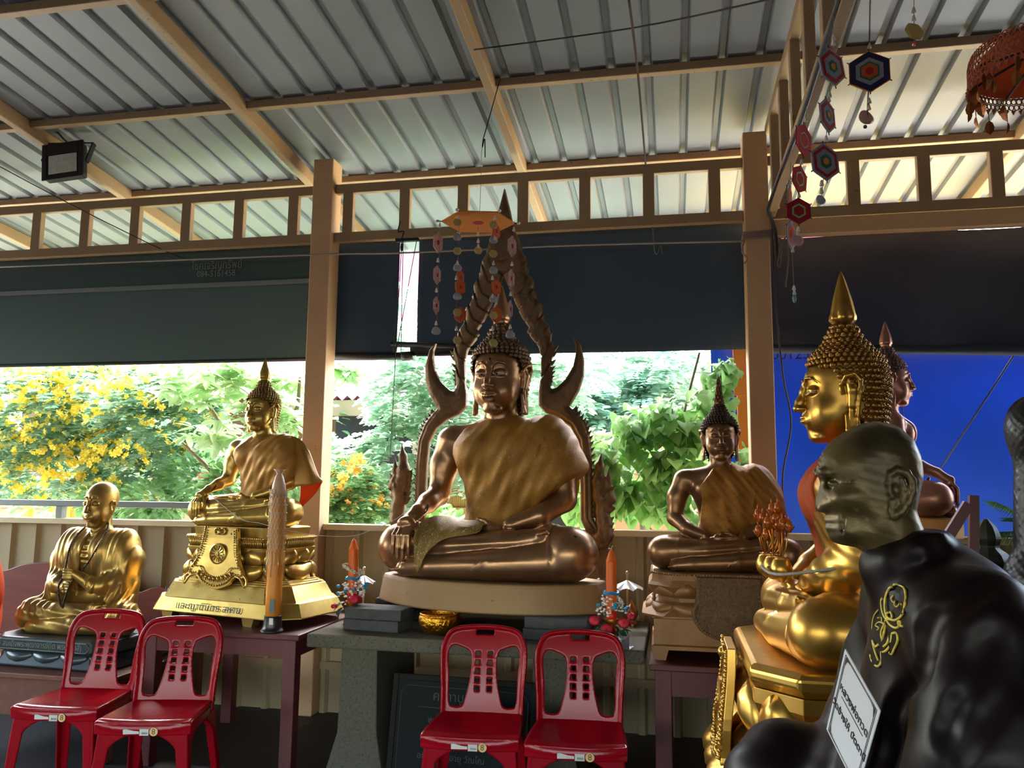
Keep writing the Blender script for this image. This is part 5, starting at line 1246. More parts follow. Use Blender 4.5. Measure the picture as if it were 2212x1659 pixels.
gilt([zz(*p) for p in ((460, 375), (490, 372), (495, 410), (520, 430), (470, 410), (440, 440), (470, 460), (445, 490), (450, 515))], .0016)
gilt([zz(*p) for p in ((580, 510), (620, 505), (630, 570), (600, 640), (580, 685), (560, 675), (570, 655))])
gilt([zz(*p) for p in ((580, 520), (570, 590), (535, 650), (495, 665), (480, 620))])
gilt([zz(*p) for p in ((400, 630), (398, 700), (420, 760), (460, 790), (488, 750), (490, 670), (470, 600), (440, 620), (415, 570), (430, 640), (450, 700), (465, 740))])
gilt([zz(*p) for p in ((470, 300), (430, 350), (412, 430), (415, 510))], .0014)
gilt([zz(*p) for p in ((480, 520), (470, 560), (495, 570), (485, 590))], .0015)
GB.build('gilt_drawing', mat('gilt_line', (206, 186, 78), .5, metal=.1), S7, smooth=True)
GB = MB()
P = [None for p in smoothpts([(1893, 1203), (1925, 1175), (1965, 1150), (2010, 1148), (2060, 1155)], 6)]
m = MB(); P = [p for p in P if p is not None]
if len(P) > 3: m.tube([p+Vector((0, 0, .004)) for p in P], .009, 8); m.build('collar', M_DARKR, S7, smooth=True)
# what it sits on
MB().box((-.42, -.42, -.62), (.42, .42, -.02)).build('seat_block', mat('dark_seat', (40, 26, 24), .6), S7, bevel=.01)
# ================================================================== tables
M_CONC = mat('terrazzo', (96, 90, 76), .8, spec=.2, noise=.6, nscale=60, col2=(76, 72, 64), spots=((60, 56, 52), 90, .62), bump=.2)
t = thing('concrete_bench', 'long grey concrete bench table on slab legs under the largest statue', 'table', (-1.05, 4.5, 0))
MB().box((-.86, -.42, .65), (.90, .46, .72)).build('tabletop', M_CONC, t, bevel=.01)
for x in (-.62, .42):
    MB().prism([(-.16, 0), (.16, 0), (.12, .2), (.11, .65), (-.09, .65), (-.10, .2)], 'y', -.30, .34).build('leg', M_CONC, t, bevel=.008, xf=Matrix.Translation((x, 0, 0)))
table('wooden_table', 'dark red wooden table under the golden lotus pedestal statue', -2.86, -1.925, 4.02, 4.95, .72, M_RED, apron_h=.09)
zt4 = S4.location.z-.70*SC4
table('wooden_table', 'dark red wooden table under the meditating bronze statue', -.13, .90, 4.06, 4.92, zt4, M_RED, apron_h=.12, leg=.08)
zt1 = S1.location.z-.25*SC1
table('low_table', 'reddish brown low table under the aged golden monk statue', S1.location.x-.62, S1.location.x+.50, 3.99, 4.95, zt1, mat('brown_wood', (112, 66, 46), .55, noise=.6, nscale=4, col2=(84, 44, 34), stretch=(6, 1, 6)), apron_h=.2)
zt5 = S5.location.z-1.05*SC5
# stand of the gold profile statue and the foreground statue
table('low_table', 'dark low table carrying the bright gold profile statue', S5.location.x-.56, S5.location.x+.5, 2.5, 4.03, zt5, mat('dark_table', (44, 30, 26), .5), apron_h=.03, leg=.06) if zt5 > .12 else None
# bricks under the big slab
M_BRICK = mat('grey_block', (74, 74, 74), .9, noise=.6, nscale=40, col2=(56, 56, 56), bump=.3, bscale=80)
for k, (x, y, lab) in enumerate(((-1.60, 4.31, 'front left corner'), (-.60, 4.27, 'front right corner'), (-1.58, 4.72, 'rear left corner'), (-.62, 4.68, 'rear right corner'))):
    for j, z in enumerate((.7205, .7795)):
        b = MB().box((-.165, -.09, 0), (.165, .10, .0575)).build('concrete_block', M_BRICK, None, bevel=.006)
        b.location = (x+.006*j, y, z); b.rotation_euler = (0, 0, R(-7+3*j)); tag(b, 'grey concrete block, %s in the stack at the %s of the largest statue' % (('lower', 'upper')[j], lab), 'block', 'grey blocks under the largest statue')
# ================================================================== red plastic chairs
M_CH = mat('red_plastic', (150, 8, 24), .2, noise=.3, nscale=4, col2=(132, 6, 20), spec=.18)
def chair_parts(h=.0045):
    """seat .42 wide, .43 high, back to .87; the front is -y"""
    out = {}
    yb = lambda z: .165+.16*(z-.43)+.10*np.clip(z-.43, 0, 1)**2
    # back
    g = G((-.25, .10, .38), (.25, .34, .88), h); x, y, z = g.X(); X2 = x[:, 0, :]/1.06+0*z[:, 0, :]; Z2 = z[:, 0, :]+0*x[:, 0, :]
    w = .185+.012*np.sin((Z2-.43)*3)
    body = sd_poly(X2, Z2, smoothpts([(-.188, .39), (-.190, .52), (-.200, .67), (-.192, .750), (-.152, .808), (-.06, .825), (.06, .825), (.152, .808), (.192, .750), (.200, .67), (.190, .52), (.188, .39)], 4))
    hole = np.full(X2.shape, 1.0)
    for s in (-1, 1):
        hole = np.minimum(hole, sd_poly(X2, Z2, smoothpts([(s*.150, .475), (s*.155, .60), (s*.163, .690), (s*.145, .728), (s*.105, .720), (s*.064, .692), (s*.062, .60), (s*.080, .50), (s*.095, .462), (s*.125, .458)], 4, True)))
        for k in range(5): hole = np.minimum(hole, np.maximum(np.abs(X2-s*(.0285)), np.abs(Z2-(.692-.039*k)))-.0095)
    hole = np.minimum(hole, np.maximum(np.abs(X2)-.040, np.abs(Z2-.790)-.010))
    d2 = smax(body, -hole, .004)
    ys = yb(z)-.55*x**2*.9
    sheet = np.abs(y-ys)-(.005+.010*np.clip(1-np.abs(body+.008)/.014, 0, 1)[:, None, :]); g.a = smax(sheet*.95, d2[:, None, :]+0*sheet, .006).astype(np.float32)
    out['backrest'] = g
    # seat with skirt
    g = G((-.25, -.26, .33), (.25, .24, .47), h); x, y, z = g.X()
    top = sd_poly(x[:, :, 0]+0*y[:, :, 0], y[:, :, 0]+0*x[:, :, 0], smoothpts([(-.215, -.19), (-.20, -.215), (-.08, -.232), (.08, -.232), (.20, -.215), (.215, -.19), (.205, .0), (.188, .16), (.16, .185), (-.16, .185), (-.188, .16), (-.205, 0)], 4, True))[:, :, None]
    zs = .432-.012*np.clip(1-(x/.19)**2, 0, 1)*np.clip(1-((y+.02)/.2)**2, 0, 1)-.03*np.clip((-.17-y)/.06, 0, 1)**2
    slab = smax(np.abs(z-zs)-.005, top+0*z, .012)
    skirt = smax(np.abs(top+.006)-.0045, np.maximum(z-.432, .375-z)+0*top, .004)
    g.a = smin(slab, skirt, .012).astype(np.float32)
    for k in range(5):
        for j in (-1, 0, 1): g.cap((-.022+j*.055, -.05+.022*k, .42), (.022+j*.055, -.05+.022*k, .42), .0028, .0028, .002, 'sub')
    out['seat'] = g
    for nm, sx, sy in (('fl', -1, -1), ('fr', 1, -1), ('bl', -1, 1), ('br', 1, 1)):
        X0 = min(sx*.05, sx*.26); g = G((X0, min(sy*.05, sy*.30), -.005), (X0+.21, min(sy*.05, sy*.30)+.25, .405), h); x, y, z = g.X(); t = (.40-z)/.40
        cx = sx*(.196+.032*t); cy = (-.205-.020*t) if sy < 0 else (.168+.07*t); wd = .058*(1-.30*t)+.0
        u = -sx*(x-cx); v = -sy*(y-cy)      # inwards
        arch = .085*np.clip((z-.30)/.075, 0, 1)**2
        fr = smax(np.abs(v-.004)-.0045, np.maximum(-u, u-wd-arch), .003); si = smax(np.abs(u-.004)-.0045, np.maximum(-v, v-wd-arch), .003)
        d = smin(fr, si, .010); g.a = smax(d, np.maximum(-z, z-.395)+0*d, .003).astype(np.float32)
        out['leg_'+nm] = g
    return {k: g.mesh('leg' if k.startswith('leg') else k) for k, g in out.items()}
CP = chair_parts()
M_STK = mat('white_sticker', (206, 204, 196), .5); M_STY = mat('yellow_sticker', (216, 190, 120), .5); M_INK = mat('dark_ink', (40, 36, 40), .6); M_INKR = mat('red_ink', (130, 40, 40), .6)
def sticker_number(parent, n8, x, y, z):
    o = text('8', .034, M_INKR, 'numeral', front(x, y, z), parent); return o
def chair(label, px, py, rz, group='red plastic chairs facing the room'):
    p = WZ(px, py, .43); t = thing('plastic_chair', label, 'chair', (p[0]+math.sin(-rz)*-.0, p[1], 0), rz, group)
    off = Matrix.Rotation(rz, 3, 'Z') @ Vector((0, .225, 0)); t.location = (p[0]+off.x, p[1]+off.y, 0)
    for k, me in CP.items(): link('leg' if k.startswith('leg') else k, me, M_CH, t)
    y = -.2375
    MB().add([(-.075, y, .385), (-.075, y, .406), (-.06, y, .407), (-.03, y, .400), (-.005, y, .398), (-.005, y, .387)], [(0, 5, 4, 3, 2, 1)]).build('torn_sticker', M_STK, t)
    MB().box((-.002, y-.0006, .380), (.038, y, .407)).build('price_sticker', M_STK, t)
    m = MB()
    for i in range(9): m.box((.008+.003*i, y-.0012, .386), (.0094+.003*i, y-.0006, .394))
    m.build('barcode', M_INK, t)
    MB().lathe([(.0185, -.0005), (.0185, .0005)], 20).build('round_sticker', M_STY, t, xf=Matrix.Translation((.060, y-.0005, .396)) @ Matrix.Rotation(R(90), 4, 'X'))
    sticker_number(t, '8', .060, y-.0014, .396)
    return t
chair('red plastic chair, leftmost of the four, with its back under the monk statue', 112, 1532, R(7))
chair('red plastic chair overlapping the leftmost one, in front of the lotus pedestal', 306, 1562, R(13))
chair('red plastic chair before the blackboard sign, in front of the gold bowl', 1013, 1594, R(5))
chair('red plastic chair, rightmost of the four, in front of the red flowers', 1243, 1614, R(4))
# ================================================================== blackboard sign
t = thing('blackboard_sign', 'dark framed signboard with faint Thai writing leaning under the bench', 'sign', tuple(WZ(975, 1800, 0.0)*[1, 0, 0]+np.array([-.10, 4.08, 0])), R(-4))
tl = Matrix.Rotation(R(-9), 4, 'X')
MB().box((-.36, 0, 0), (.36, .015, .50)).build('board', mat('board_black', (12, 16, 16), .7, spec=.2), t, xf=tl)
MB().box((-.39, -.006, 0), (-.36, .02, .53)).box((.36, -.006, 0), (.39, .02, .53)).box((-.36, -.006, .50), (.36, .02, .53)).box((-.36, -.006, -.0), (.36, .02, .03)).build('frame', mat('board_frame', (22, 16, 13), .7, spec=.2), t, bevel=.003, xf=tl)
M_CHALK = mat('faint_chalk', (70, 70, 64), .8)
for i, (s, sz) in enumerate((('คาถาบูชา', .065), ('พระพุทธชินราช', .045), ('อิเมหิ นานา สักกาเรหิ', .042), ('อภิปูชิเตหิ อายุ วัณโณ', .042), ('สุขัง พลัง', .042))):
    text(s, sz, M_CHALK, 'lettering', tl @ front(-.05, -.002, .43-.085*i-(.03 if i else 0)), t)
MB().tube([(-.24, -.002, .375), (.16, -.002, .375)], .0016, 4).tube([(-.34, -.002, .06), (-.34, -.002, .44), (-.31, -.002, .475), (.31, -.002, .475), (.34, -.002, .44), (.34, -.002, .06)], .0016, 4).build('chalk_border', M_CHALK, t, xf=tl)
# ================================================================== candles
M_WAX = mat('yellow_wax', (226, 146, 48), .35, trans=.15); M_WAXO = mat('orange_wax', (232, 110, 28), .35, trans=.15); M_LACE = mat('silver_lace', (206, 190, 158), .3, metal=.6)
p = W(592, 1362, 4.10); t = thing('ceremonial_candle', 'tall thick yellow candle in silver netting on a dark foot', 'candle', (p[0], 4.08, .72))
MB().lathe(smooth_prof([(.060, 0), (.062, .008), (.056, .016), (.05, .03), (.046, .07), (.047, .085)]), 28).build('foot', mat('black_foot', (34, 26, 26), .35), t, smooth=True)
MB().lathe([(.041, .07), (.0415, .2), (.0415, .64), (.041, .72), (.033, .77), (.020, .815), (.016, .83)], 28).build('candle_body', M_WAX, t, smooth=True)
MB().lathe([(.042, .71), (.035, .775), (.022, .82), (.014, .832), (.018, .845), (.032, .86)], 20, mod=lambda a, i: 1+(.10*math.sin(9*a) if i > 2 else 0)).build('clear_wrap', mat('milky_plastic', (236, 190, 160), .4, trans=.2), t, smooth=True)
b = MB()
for k in range(16):
    for s in (-1, 1): b.tube([(.0455*math.cos(2*math.pi*k/16+s*u*2.4), .0455*math.sin(2*math.pi*k/16+s*u*2.4), .42+.33*u) for u in np.linspace(0, 1, 22)], .0013, 4, False)
for k in range(16): a = 2*math.pi*k/16; b.tube([(.047*math.cos(a), .047*math.sin(a), .42), (.049*math.cos(a), .049*math.sin(a), .32+.03*math.sin(3*k))], .0018, 4)
b.build('netting', M_LACE, t, smooth=True)
b = MB()
for k in range(16):
    for j in range(9): a = 2*math.pi*(k+.5*(j % 2))/16; b.ball((.047*math.cos(a), .047*math.sin(a), .42+.041*j), .0035, 5)
b.build('net_beads', M_LACE, t, smooth=True)
MB().box((.0, -.0435, .105), (.028, -.040, .175)).build('label', mat('paper_label', (90, 104, 98), .5), t); MB().box((.004, -.048, .045), (.026, -.045, .078)).build('barcode_label', M_STK, t)
def petal_rose(b, c, r, rs):
    for k in range(16):
        a = k*2.4; q = .15+.85*k/16; tilt = .3+1.0*q; d = Vector((math.cos(a)*math.sin(tilt), math.sin(a)*math.sin(tilt), math.cos(tilt)))
        Mq = d.to_track_quat('Z', 'Y').to_matrix(); cc = Vector(c)+d*r*.45*q
        b.ball(cc, (r*.42*q+r*.12, r*.36*q+r*.1, r*.10), 8, Mq)
M_ROSE2 = mat('red_rose_fabric', (196, 16, 44), .6, trans=.15); M_LEAF2 = mat('dark_fabric_leaf', (30, 84, 62), .5); M_WHF = mat('white_blossom', (226, 216, 208), .6); M_BLF = mat('blue_ribbon', (44, 132, 178), .5)
def candle_flowers(label, px, py, Y, z0, h, garland):
    p = W(px, py, Y); t = thing('orange_candle', label, 'candle', (p[0], Y, z0)); rs = random.Random(px)
    MB().lathe(smooth_prof([(.045, 0), (.048, .008), (.02, .02), (.016, .05), (.030, .07), (.018, .09), (.034, .115), (.036, .13)]), 18).build('candle_stand', bronze('gilt_stand', (204, 132, 48), (150, 90, 34), .35), t, smooth=True)
    zb = h-.30
    MB().lathe([(.0265, .12), (.0265, zb)], 20).build('red_band', mat('red_foil', (206, 38, 30), .4), t, smooth=True)
    MB().lathe([(.0268, zb-.002), (.0268, h-.062), (.0275, h-.06), (.0265, h-.056), (.012, h-.012), (.002, h)], 20).build('candle_body', M_WAXO, t, smooth='auto')
    MB().tube([(0, 0, h-.005), (.003, 0, h+.012), (.008, .002, h+.018)], .0016, 5).build('wick', M_STK, t)
    if garland:
        b = MB()
        for k in range(46):
            a = 2*math.pi*k/46
            for j in range(3): b.ball((.052*math.cos(a)+rs.uniform(-.007, .007), .045*math.sin(a)+rs.uniform(-.006, .006), h-.17-.45*.052*math.cos(a)+rs.uniform(-.008, .008)), (.008, .004, .004), 5)
        b.build('jasmine_garland', mat('dry_jasmine', (206, 196, 168), .8), t, smooth=True)
    b = MB()
    for k in range(90):
        a = rs.uniform(0, 6.28); q = rs.random(); r = .035+.035*q+rs.uniform(0, .012); b.ball((r*math.cos(a), r*math.sin(a)*.8, .235-.075*q+rs.uniform(-.01, .01)), (rs.uniform(.006, .011), .006, .005), 5)
    b.build('white_blossoms', M_WHF, t)
    b = MB(); b.tube([(.034*math.cos(a), .032*math.sin(a), .255+.004*math.sin(3*a)) for a in np.linspace(0, 6.28, 20)], .009, 6)
    for k in range(9): a = rs.uniform(0, 6.28); b.ball((.08*math.cos(a), .06*math.sin(a), .19+rs.uniform(-.03, .04)), (.014, .012, .010), 6)
    b.build('blue_ribbon', M_BLF, t)
    for (dx, dy, dz, r) in ((-.075, -.05, .12, .055), (.07, -.06, .115, .058), (-.01, -.085, .085, .062), (.10, .0, .14, .04)) if not garland else ((.045, -.05, .14, .06), (-.085, -.04, .10, .032), (.02, .03, .13, .04)):
        b = MB(); petal_rose(b, (dx, dy, dz), r, rs); b.build('rose', M_ROSE2, t, smooth=True)
    b = MB()
    for k in range(10):
        a = rs.uniform(0, 6.28); v, f = LS['oval']; Mq = Matrix.Translation((.06*math.cos(a), .05*math.sin(a), .09+rs.uniform(-.03, .05))) @ Euler((rs.uniform(-1, 1), rs.uniform(-1, 1), a-1.57)).to_matrix().to_4x4()
        b.add([Mq @ Vector(q*.06) for q in v], [tuple(q) for q in f])
    b.build('leaves', M_LEAF2, t)
    return t
zc1 = .7205
candle_flowers('orange candle ringed by a dried garland with one red rose, left of largest statue', 760, 1300, 4.40, zc1, .475, True)
candle_flowers('orange candle with blue ribbon and several red roses, right of largest statue', 1321, 1330, 4.16, zc1, .47, False)
p = W(1352, 1385, 4.12); tag(MB().add([(p[0]-.06, 4.08, .722), (p[0]+.02, 4.06, .722), (p[0]+.04, 4.16, .723), (p[0]-.04, 4.18, .760), (p[0]+.02, 4.05, .790)], [(0, 1, 2, 3), (0, 1, 4)]).build('foil_wrapper', mat('silver_foil', (150, 150, 156), .25, metal=.8), None), 'crumpled silver foil wrapper under the red roses', 'foil')
# gold bowl
p = W(950, 1345, 4.26); t = thing('offering_bowl', 'hammered gold bowl under the slab of the largest statue', 'bowl', (p[0], 4.26, .7205))
MB().lathe(smooth_prof([(.06, 0), (.085, .012), (.108, .05), (.112, .085), (.104, .098), (.108, .105), (.098, .106), (.095, .06), (.05, .02)]), 40).build('bowl_body', mat('hammered_gold', (222, 158, 44), .28, metal=1, bump=1.0, bscale=60), t, smooth=True)
# small silver parasols beside the big statue
def small_parasol(label, px, py, Y, r=.085):
    p = W(px, py, Y); h = p[2]-.72; t = thing('silver_parasol', label, 'parasol', (p[0], Y, .72))
    b = MB(); n = 8; v = [(0, 0, h+.04)]; f = []
    for k in range(n*4): a = 2*math.pi*k/(n*4); s = .86+.14*abs(math.sin(n*a/2)); v.append((r*s*math.cos(a), r*s*math.sin(a), h-.012+.014*abs(math.cos(n*a/2))))
    for k in range(n*4): f.append((0, 1+k, 1+(k+1) % (n*4)))
    b.add(v, f).build('canopy', mat('silver_sheet', (210, 210, 216), .3, metal=.5), t)
    MB().tube([(0, 0, 0), (0, 0, h+.07)], .006, 6).build('pole', M_LACE, t); MB().ball((0, 0, h+.075), (.011, .011, .016), 8).build('finial', M_LACE, t)
    MB().lathe([(.035, 0), (.035, .012), (.008, .02)], 12).build('foot', M_LACE, t)
small_parasol('small silver parasol between the largest and the meditating statue', 1355, 1268, 4.72, .095)
small_parasol('small silver parasol mostly hidden behind the left end of the base slab', 786, 1256, 4.80, .075)
p = W(1364, 1300, 4.74); tag(MB().lathe(smooth_prof([(.02, 0), (.03, .01), (.022, .03), (.035, .06), (.03, .09), (.01, .12), (.002, .14)]), 12, c=(p[0], 4.74+.05, .7205)).build('offering_figurine', bronze('copper_figure', (176, 116, 80), (130, 80, 56)), None, smooth=True), 'little copper coloured figurine under the silver parasol on the right', 'figurine')
# ================================================================== wooden settee behind the monk
t = thing('wooden_settee', 'red brown wooden settee with a curved back behind the golden monk statue', 'bench', (0, 0, 0))
out = [W(*q, 4.98) for q in ((-160, 1235), (-60, 1240), (10, 1232), (60, 1217), (130, 1216), (190, 1232), (260, 1272), (300, 1279), (335, 1268), (365, 1275), (372, 1300))]
m = MB(); pts = [(q[0], q[2]) for q in smoothpts(out, 4)]; pts += [(pts[-1][0], .45), (pts[0][0], .45)]
m.prism(pts, 'y', 4.97, 5.01); m.build('back_panel', mat('settee_wood', (124, 56, 38), .4, noise=.6, nscale=3, col2=(90, 36, 28), stretch=(1, 1, 8)), t, bevel=.006)
x0 = pts[-1][0]; x1 = pts[-2][0]
MB().box((x0, 4.965, .40), (x1, 5.10, .45)).build('seat', MATS['settee_wood'], t, bevel=.006)
for x in (x0+.02, x1-.08):
    for y in (4.97, 5.05): MB().box((x, y, 0), (x+.06, y+.06, .40)).build('leg', MATS['settee_wood'], t)
# orange robed figure at the left edge
p = W(-14, 1290, 4.2); t = thing('robed_statue', 'orange cloth wrapped figure cut by the left edge', 'statue', (p[0]-.06, 4.2, zt1))
hh = W(0, 1178, 4.2)[2]-zt1
g = G((-.22, -.2, -.01), (.18, .2, hh+.06), .008); g.ell((-.03, 0, hh*.45), (.115, .12, hh*.52), .02); g.ell((.015, -.05, hh*.35), (.075, .06, hh*.35), .05); g.ell((-.06, 0, hh*.9), (.07, .08, .08), .04); x, y, z = g.X()
g.a = (g.a-.008*np.sin(x*70+z*18+2*np.sin(y*20))).astype(np.float32); g.a = np.maximum(g.a, -z).astype(np.float32); g.part('robe', M_ORANGE, t)
# ================================================================== sacred white thread between the statues
def W3(root, v): return Matrix.Translation(root.location) @ Matrix.Rotation(root.rotation_euler.z, 4, 'Z') @ Matrix.Diagonal((root.scale.x,)*3+(1,)) @ Vector(v)
M_THR = (206, 200, 186)
a = W3(S2, (-.455, -.22, .36)); b_ = W3(S3, (-.46, -.22, .36))
rope([a, W(515, 1118, 4.25), W(560, 1130, 4.25), W(610, 1143, 4.25), W(680, 1156, 4.3), W(757, 1158, 4.38), W(800, 1146, 4.4), W(850, 1125, 4.45), b_], .0022, M_THR, 'white thread strung from the lotus pedestal statue to the largest statue', cat='thread', name='sacred_thread', n=5)
rope([W(1400, 1300, 3.9)*0+np.array(W3(S5, (.05, -.35, .36))), W3(S5, (.30, -.30, .35)), W3(S5, (.42, -.05, .40)), W3(S5, (.45, .14, .44))], .006, (150, 142, 132), 'grey cord laid across the arms of the bright gold statue', cat='cord', name='cord')
# ================================================================== gold flowers in little pots on the profile statue
for k, (dx, dy) in enumerate(((.10, .02), (-.01, -.02), (.14, -.10))):
    base = W3(S5, (.13-.115*k, -.27-.02*k, .30)); t = thing('flower_pot', 'small gold pot of amber glass flowers in the lap, %s' % ('nearest the camera', 'in the middle', 'farthest from the camera')[k], 'flower pot', tuple(base), group='gold flower pots in the lap of the bright gold statue')
    MB().lathe(smooth_prof([(.012, 0), (.034, .02), (.040, .05), (.030, .078), (.022, .085), (.026, .092), (.018, .09)]), 20).build('pot', M_BRT, t, smooth=True)
    rs = random.Random(k); M_AMB = mat('amber_glass', (214, 116, 28), .15, trans=.4, spec=.8); st = MB(); bd = MB()
    for j in range(6):
        a = rs.uniform(0, 6.28); r = rs.uniform(.01, .06); tp = Vector((r*math.cos(a), r*math.sin(a), rs.uniform(.16, .27))); st.tube([(0, 0, .08), tp*.6, tp], .0022, 5)
        bd.ball(tp, (.014, .014, .024), 8); bd.ball(tp+Vector((0, 0, .028)), (.004, .004, .012), 5)
        for i in range(5): aa = 1.256*i; bd.tube([tp+Vector((0, 0, -.02)), tp+Vector((.022*math.cos(aa), .022*math.sin(aa), .0))], [.008, .001], 5)
    st.build('stems', bronze('gilt_stand', (0, 0, 0), (0, 0, 0)), t, smooth=True); bd.build('buds', M_AMB, t, smooth=True)
# ================================================================== card leaning on the foreground statue
A_ = WD(1825, 1402, 1.62); B_ = WD(1901, 1536, 1.50)
D_ = min((WD(1786, 1572, 1.5+.002*k) for k in range(250)), key=lambda q: abs((q-A_)@(B_-A_)))
ex_ = (B_-A_); wd_ = np.linalg.norm(ex_); ex_ /= wd_; ey_ = (D_-A_); ey_ -= ex_*(ey_@ex_)*1.0; hd_ = np.linalg.norm(ey_)*1.02; ey_ /= np.linalg.norm(ey_); ez_ = np.cross(ex_, -ey_)
MC = Matrix(((ex_[0], -ey_[0], ez_[0], A_[0]), (ex_[1], -ey_[1], ez_[1], A_[1]), (ex_[2], -ey_[2], ez_[2], A_[2]), (0, 0, 0, 1)))
sk = float((D_-A_)@(B_-A_))/wd_
t = thing('name_card', 'white card with a black ornamental border leaning on the foreground monk statue', 'card', (0, 0, 0)); t.matrix_world = MC
H_ = hd_
MB().box((0, -H_, -.002), (wd_, 0, 0)).build('card', mat('white_card', (196, 198, 204), .5), t)
b = MB()
for q in (.008, .0115):
    b.tube([(q, -q, .0006), (wd_-q, -q, .0006), (wd_-q, -H_+q, .0006), (q, -H_+q, .0006), (q, -q, .0006)], .0006, 4)
b.build('border', M_INK, t)
b = MB()
for cx, cy, sx, sy in ((.012, -.012, 1, -1), (wd_-.012, -.012, -1, -1), (.012, -H_+.012, 1, 1), (wd_-.012, -H_+.012, -1, 1)):
    b.add([(cx, cy, .0012), (cx+sx*.020, cy, .0012), (cx+sx*.006, cy+sy*.004, .0012), (cx+sx*.004, cy+sy*.012, .0012), (cx, cy+sy*.026, .0012)], [(0, 1, 2, 3, 4)])
b.build('corner_ornament', M_INK, t)
text('หลวงพ่อทวด', .030, M_INK, 'lettering', Matrix.Translation((wd_/2, -H_*.36, .001)), t, sx=.75)
MB().tube([(wd_*.18, -H_*.44, .001), (wd_*.82, -H_*.44, .001)], .0007, 4).build('underline', M_INK, t)
text('วัดช้างให้ ปัตตานี', .028, M_INK, 'lettering', Matrix.Translation((wd_/2, -H_*.60, .001)), t, sx=.75)
# ================================================================== dark things at the right edge
t = thing('black_statue', 'tall black lacquered statue cut by the right edge', 'statue', tuple(W(2235, 1240, 3.9)*[1, 1, 0]+np.array([0, 0, 0])))
xx = W(2235, 1000, 3.9); zt_ = W(2235, 868, 3.9)[2]; zb_ = W(2235, 1260, 3.9)[2]
g = G((-.22, -.2, zb_-.4), (.24, .2, zt_+.05), .009)
g.ell((.04, 0, zt_-.12), (.115, .12, .15), .03); g.cap((.03, 0, zt_-.2), (.02, 0, zb_), .075, .10, .05); g.ell((.05, 0, zb_), (.16, .14, .16), .05); g.cap((.02, 0, zb_), (.02, 0, zb_-.4), .13, .13, .04)
x, y, z = g.X(); g.a = (g.a+.003*np.sin(z*160)*np.sin(np.arctan2(y, x)*14)).astype(np.float32)
g.part('figure', mat('black_lacquer', (14, 15, 18), .38, noise=.8, nscale=30, col2=(40, 42, 46), spec=.4, bump=.1), t)
MB().lathe([(.20, 0), (.20, .05), (.12, .08), (.12, zb_-.38)], 24).build('pedestal', mat('black_lacquer', (0, 0, 0)), t)
o8 = W(2135, 1210, 4.2); t = thing('dark_statuette', 'small dark stepped bronze statuette behind the foreground shoulder', 'statuette', (o8[0], 4.2, 0))
b = MB().lathe(smooth_prof([(.13, o8[2]-.30), (.13, o8[2]-.10), (.11, o8[2]-.07), (.09, o8[2]-.04), (.10, o8[2]), (.085, o8[2]+.03), (.05, o8[2]+.06), (.06, o8[2]+.10), (.045, o8[2]+.15), (.01, o8[2]+.19)], 4), 10); b.build('figure', mat('dark_green_bronze', (60, 60, 48), .4, metal=.5, noise=.7, nscale=20, col2=(30, 30, 26)), t)
MB().box((-.16, -.15, 0), (.16, .15, o8[2]-.30)).build('pedestal', M_RED, t)
# leaning frame of red wood
a = W(2050, 1155, 4.0); c = W(2095, 1075, 4.2); t = thing('leaning_plank', 'dark red wooden plank frame leaning behind the foreground statue', 'plank', (0, 0, 0))
MB().bar(W(2044, 1165, 4.05), W(2092, 1088, 4.05), .045, .03, up=(0, 1, 0)).bar(W(1990, 1330, 4.05), W(2044, 1165, 4.05), .045, .03, up=(0, 1, 0)).build('plank', M_RED, t)
MB().bar(W(2103, 1070, 4.09), W(2103, 1500, 4.09), .04, .03, up=(0, 1, 0)).build('upright', M_RED, t)
# palm
t = thing('potted_palm', 'green palm with narrow drooping leaflets at the right edge', 'palm', tuple(W(2300, 1300, 5.0)*[1, 1, 0]))
v = []; f = []; base = W(2300, 1250, 5.0)
for k, (px, py) in enumerate(((2150, 1085), (2165, 1150), (2170, 1210), (2230, 1060), (2190, 1120), (2260, 1100), (2140, 1160))):
    tip = W(px, py, 4.95-.06*(k % 3)); P = smoothpts([base, (base+tip)/2+[0, 0, .10], tip], 14)
    for i in range(2, len(P)-1):
        tt = P[i+1]-P[i]; tt = tt/np.linalg.norm(tt)
        for s in (-1, 1):
            d = tt*.7+np.array([0, s*.5, 0])+np.array([0, 0, -.5+s*.3]); L = .16*(1-.5*i/len(P)); a = P[i]; e = a+d/np.linalg.norm(d)*L; n = len(v); wv = np.array([.0, 0, .006]); v += [a-wv, a+wv, e]; f.append((n, n+1, n+2))
t.location = (0, 0, 0); MB().add(v, f).build('fronds', leafmat('palm_leaves', (84, 140, 50), (50, 100, 40), 3), t)
MB().tube([(base[0], base[1], 0), tuple(base)], .03, 8).build('stem', M_BARK, t)
